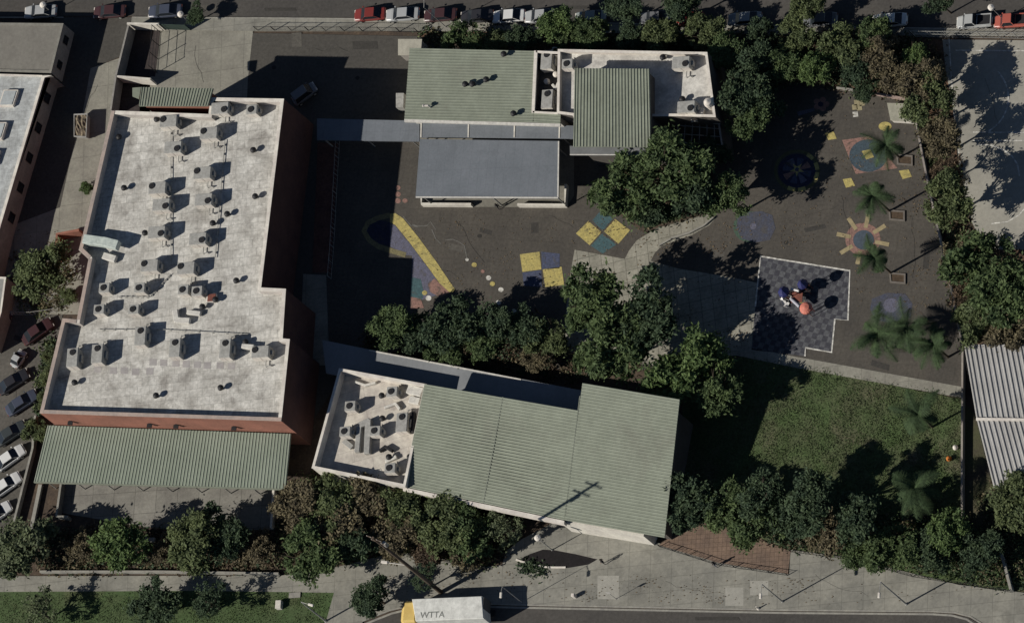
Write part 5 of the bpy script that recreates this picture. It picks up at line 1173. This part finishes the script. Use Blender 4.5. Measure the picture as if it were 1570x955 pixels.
# ------------------------------------------------------------------ play structure
c = G(1222, 462, 0); ps = thing('play_structure', (c.x, c.y, 0), 'climbing frame with dark blue roofs, white slide and coral canopy', 'play structure')
blue_r = M('blue_plastic', (.03, .035, .13), None, 1, .05, rough=.4, spec=.5); coral = M('coral_plastic', (.65, .22, .16), None, 1, .05, rough=.4); slide_m = M('white_plastic', (.72, .7, .68), None, 1, .04, rough=.4)
def at(x, y, z): q = G(x, y, z); return Vector((q.x, q.y, z))
for x, y, r in ((1229, 434, .75), (1200, 446, .8)):
    p = at(x, y, 2.9); m = MB(); m.lathe((p.x, p.y, 2.5), [(r, 0), (r * .85, .25), (.08, .85)], 8); m.build('roof', blue_r, ps)
    for k in range(4):
        a = k * math.pi / 2 + .4; m = MB(); m.tube((p.x + .5 * math.cos(a), p.y + .5 * math.sin(a), 0), (p.x + .5 * math.cos(a), p.y + .5 * math.sin(a), 2.6), .05); m.build('post', metal_r, ps)
    m = MB(); m.box((p.x, p.y, 1.2), (1.2, 1.2, .1)); m.build('platform', metal_d, ps)
p = at(1234, 471, 2.3); m = MB(); m.lathe((p.x, p.y, 1.9), [(.85, 0), (.8, .2), (.55, .42), (.1, .55)], 14); m.build('canopy', coral, ps)
p2 = at(1242, 473, 1.6); m = MB(); m.lathe((p2.x, p2.y, 1.3), [(.3, 0), (.3, .25), (.1, .4)], 10); m.build('canopy', coral, ps)
for k in range(4):
    a = k * math.pi / 2 + .4; m = MB(); m.tube((p.x + .5 * math.cos(a), p.y + .5 * math.sin(a), 0), (p.x + .5 * math.cos(a), p.y + .5 * math.sin(a), 2.0), .05); m.build('post', metal_r, ps)
pts = [at(1212, 458, 1.3), at(1206, 455, 1.1), at(1200, 454, .75), at(1199, 460, .5), at(1203, 466, .3), at(1209, 468, .2)]
m = MB()
for i in range(len(pts) - 1):
    a, b2 = pts[i], pts[i + 1]; d = (b2 - a).normalized(); s_ = Vector((-d.y, d.x, 0)).normalized() * .32; up = Vector((0, 0, .22)); lo = Vector((0, 0, -.05))
    m.add([a - s_ + up, a - s_, a + s_, a + s_ + up, b2 - s_ + up, b2 - s_, b2 + s_, b2 + s_ + up, a + lo, b2 + lo], [(0, 1, 5, 4), (1, 2, 6, 5), (2, 3, 7, 6)])
m.build('slide', slide_m, ps)
m = MB(); m.tube(at(1213, 443, 2.2), at(1225, 446, 2.2), .16); m.build('tunnel', slide_m, ps)
m = MB(); m.tube(at(1213, 458, 1.3), at(1226, 470, 1.3), .22, n=10); m.build('tunnel', M('pale_plastic', (.4, .4, .45), None, 1, .05), ps)
m = MB(); m.box(at(1222, 455, 1.2), (1.5, 1.5, .1)); m.build('platform', metal_r, ps)
m = MB()
for k in range(6): m.tube(at(1226, 446 + k * 3.6, .3 + k * .2), at(1234, 448 + k * 3.2, .3 + k * .2), .03)
m.build('climbing_ladder', M('yellow_plastic', (.5, .38, .08), None, 1, .05), ps)

# ------------------------------------------------------------------ poles and lamps
def mast(px, py, h, label, head='lamp', arm=None, r=.09, cat='street lamp', name='street_lamp', mat=metal_l, group=None):
    p = G(px, py, 0); t = thing(name, (p.x, p.y, 0), label, cat, group)
    m = MB(); m.tube((0, 0, 0), (0, 0, h), r, r * .6, 8); m.build('pole', mat, t, local=True)
    m = MB(); m.tube((0, 0, 0), (0, 0, .25), r * 2, r * 1.4, 8); m.build('base', mat, t, local=True)
    if head == 'lamp':
        ax, ay = arm or (1.4, 0); m = MB(); m.tube((0, 0, h - .1), (ax * .8, ay * .8, h + .15), .04, n=6); m.build('arm', mat, t, local=True)
        m = MB(); m.rbox((ax, ay, h + .15), (.75, .32, .16), .05, math.atan2(ay, ax)); m.build('lamp_head', cop_w, t, local=True)
    elif head == 'globe':
        m = MB(); m.lathe((0, 0, h), [(.12, 0), (.42, .2), (.42, .5), (.15, .65)], 12); m.build('lamp_head', cop_w, t, local=True)
    elif head == 'sign':
        m = MB(); m.box((0, -.05, h - .35), (.55, .03, .65)); m.build('sign_panel', metal_w, t, local=True)
    return t
mast(1390, 926, 9.2, 'tall street lamp on the right part of the south sidewalk', arm=(0, -1.8), r=.12)
mast(1200, 922, 7.2, 'street lamp on the south sidewalk below the brick paving', arm=(0, -1.6), r=.1)
mast(500, 952, 8, 'street lamp at the east end of the verge', arm=(1.4, -.5), r=.12)
mast(847, 843, 4.6, 'short dark post light beside the lens shaped shadow patch', 'globe', r=.08)
mast(945, 918, 3.0, 'thin sign post on the south sidewalk right of the truck shadow', 'sign', name='sign_post', cat='sign', r=.04)
mast(800, 923, 6.6, 'thin lamp post at the kerb by the rear of the truck', arm=(0, -1.2), r=.05)
mast(288, 32, 2.0, 'white globe street lamp beside the driveway entrance', 'globe', r=.07)
mast(80, 20, 2.6, 'white globe street lamp near the north west corner', 'globe', r=.07)
mast(1400, 852, 4.0, 'thin post in front of the shrub belt', 'sign', name='sign_post', cat='sign', r=.05)
mast(1163, 933, .9, 'short white bollard at the kerb of the south road', 'none', name='bollard', cat='bollard', r=.12, mat=cop_w)
mast(684, 42, 7.5, 'thin curved arm street lamp over the dark car on the north street', arm=(0, 2.2), r=.06)
mast(1246, 26, 5, 'white headed street lamp over the blue-grey car', arm=(-1.2, 1), r=.08)
mast(1538, 30, 4.0, 'white headed street lamp by the red pickup', 'globe', r=.06)
# utility pole
p = G(677, 908, 0); up = thing('utility_pole', (p.x, p.y, 0), 'very tall utility pole behind the truck throwing the longest shadow', 'utility pole')
HU = 22.5; m = MB(); m.tube((0, 0, 0), (0, 0, HU), .3, .16, 10); m.build('pole', wood_m, up, local=True)
for z in (HU - .5, HU - 2.0):
    m = MB(); m.box((0, 0, z), (2.4, .12, .14), R(-25)); ca = m.build('crossarm', wood_m, up, local=True)
    for k in (-1.05, -.5, .5, 1.05):
        m = MB(); x, y = k * math.cos(R(-25)), k * math.sin(R(-25)); m.tube((x, y, z + .07), (x, y, z + .28), .05, .03, 6); m.build('insulator', cop_w, ca, local=True)
m = MB(); m.tube((.42, .1, HU - 3.6), (.42, .1, HU - 2.6), .28, .28, 12); m.build('transformer', metal_l, up, local=True)
m = MB(); m.tube((0, 0, 11.2), (-2.6, .35, 11.8), .05); m.rbox((-2.9, .4, 11.85), (.9, .35, .18), .05, R(-8)); m.build('lamp_arm', cop_w, up, local=True)
# verge furniture
m = MB(); p = G(427, 926, .6); m.rbox((p.x, p.y, .4), (.8, 1.1, .7), .05); tag(m.build('utility_cabinet', stucco), 'pale utility cabinet on the grass verge', 'utility cabinet')
m = MB(); p = G(452, 912, .1); m.box((p.x, p.y, .14), (1.6, .7, .1)); tag(m.build('manhole_cover', kerb_m), 'pale access slab at the edge of the grass verge', 'access cover')
m = MB(); p = G(880, 913, .5); m.rbox((p.x, p.y, .55), (.45, .45, .9), .05); tag(m.build('litter_bin', cop_w), 'small white bin at the kerb right of the truck', 'bin')
for x, y, mt, l in ((1465, 686, cop_w, 'white ball on the lawn beside the long pale wall'), (1455, 703, M('orange_plastic', (.6, .2, .04), None, 1, .05), 'orange ball on the lawn beside the long pale wall')):
    p = G(x, y, .3); m = MB(); m.lathe((p.x, p.y, .02), [(.12, 0), (.3, .12), (.36, .32), (.3, .52), (.1, .64)], 12); tag(m.build('ball', mt, smooth=True), l, 'ball')
m = MB(); p = G(1022, 333, .6); m.rbox((p.x, p.y, .4), (.6, .5, .8), .06); tag(m.build('drinking_fountain', cop_w), 'small white drinking fountain under the central trees', 'fountain')

# ------------------------------------------------------------------ people
def person(px, py, ang, shirt, trousers, label, h=1.7, arms='down'):
    s = h / 1.7; c = G(px, py, 0); V = []; E = []; Rr = []
    def v(x, y, z, r, p=None):
        V.append((x * s, y * s, z * s)); Rr.append(r * s); i = len(V) - 1
        if p is not None: E.append((p, i))
        return i
    pel = v(0, 0, .93, .13); wa = v(0, 0, 1.08, .12, pel); ch = v(0, 0, 1.30, .145, wa); nk = v(0, .01, 1.46, .055, ch); hd = v(0, .02, 1.56, .085, nk); v(0, .03, 1.65, .085, hd)
    hands = []
    for sd3 in (-1, 1):
        hp = v(sd3 * .10, 0, .88, .095, pel); kn = v(sd3 * .11, .04 + .06 * sd3, .49, .062, hp); an = v(sd3 * .12, -.02 + .12 * sd3, .08, .04, kn); v(sd3 * .12, .12 + .12 * sd3, .04, .035, an)
        shd = v(sd3 * .19, 0, 1.40, .065, ch)
        if arms == 'out': el = v(sd3 * .45, .05, 1.30, .045, shd); wr = v(sd3 * .68, .12, 1.25, .03, el)
        else: el = v(sd3 * .25, -.02, 1.13, .045, shd); wr = v(sd3 * .26, .08 - .1 * sd3, .90, .03, el)
        d = (Vector(V[wr]) - Vector(V[el])).normalized(); pm = len(V); V.append(tuple(Vector(V[wr]) + d * .05 * s)); Rr.append(.03 * s); E.append((wr, pm))
        for f in range(5):
            a = Vector((0, (f - 2) * .018, 0)); ln = (.05, .075, .085, .08, .06)[f] * s; q = Vector(V[pm]) + d * .04 * s + a * s
            V.append(tuple(q)); Rr.append(.009 * s); E.append((pm, len(V) - 1)); V.append(tuple(q + d * ln + Vector((-sd3 * .015, 0, 0)))); Rr.append(.008 * s); E.append((len(V) - 2, len(V) - 1))
    me = bpy.data.meshes.new('b'); me.from_pydata(V, E, []); o = bpy.data.objects.new('b', me); COL.objects.link(o)
    md = o.modifiers.new('s', 'SKIN'); 
    for i, r in enumerate(Rr): me.skin_vertices[0].data[i].radius = (r, r * (.8 if i in (pel, wa, ch) else 1))
    me.skin_vertices[0].data[0].use_root = True
    o.modifiers.new('u', 'SUBSURF').levels = 1
    dg = bpy.context.evaluated_depsgraph_get(); m2 = bpy.data.meshes.new_from_object(o.evaluated_get(dg)); bpy.data.objects.remove(o)
    for mt in (skin_m, shirt, trousers, metal_d): m2.materials.append(mt)
    for p in m2.polygons:
        z = p.center.z / s; x = abs(p.center.x / s)
        p.material_index = 3 if z < .09 else 2 if z < .98 and x < .22 else 1 if z < 1.47 and x < .45 and not (z < 1.0 and x > .22) else 0
    m2.name = 'person'; m2.shade_smooth()
    ob = bpy.data.objects.new('person', m2); COL.objects.link(ob); ob.location = (c.x, c.y, 0.1 if py > 800 else .04); ob.rotation_euler = (0, 0, R(ang)); tag(ob, label, 'person')
    m = MB(); m.lathe((0, .01 * s, 1.57 * s), [(.10 * s, 0), (.118 * s, .07 * s), (.09 * s, .15 * s), (.03 * s, .18 * s)], 12); m.build('hair', hair_m, ob, local=True, smooth=True)
    return ob
dk = M('dark_cloth', (.03, .03, .035), None, 2, .1); bl = M('blue_cloth', (.05, .07, .14), None, 2, .1); rd = M('tan_cloth', (.25, .2, .15), None, 2, .1)
person(928, 864, 80, dk, dk, 'person in dark clothes walking right of the lens shaped shadow patch')
person(1100, 868, 60, dk, bl, 'person in dark clothes walking in front of the brick paving')
person(767, 320, 30, dk, dk, 'person in dark clothes standing in the gap of the patio wall')
person(828, 480, 100, dk, rd, 'person in dark top with arms spread on the playground by the tree row', arms='out')
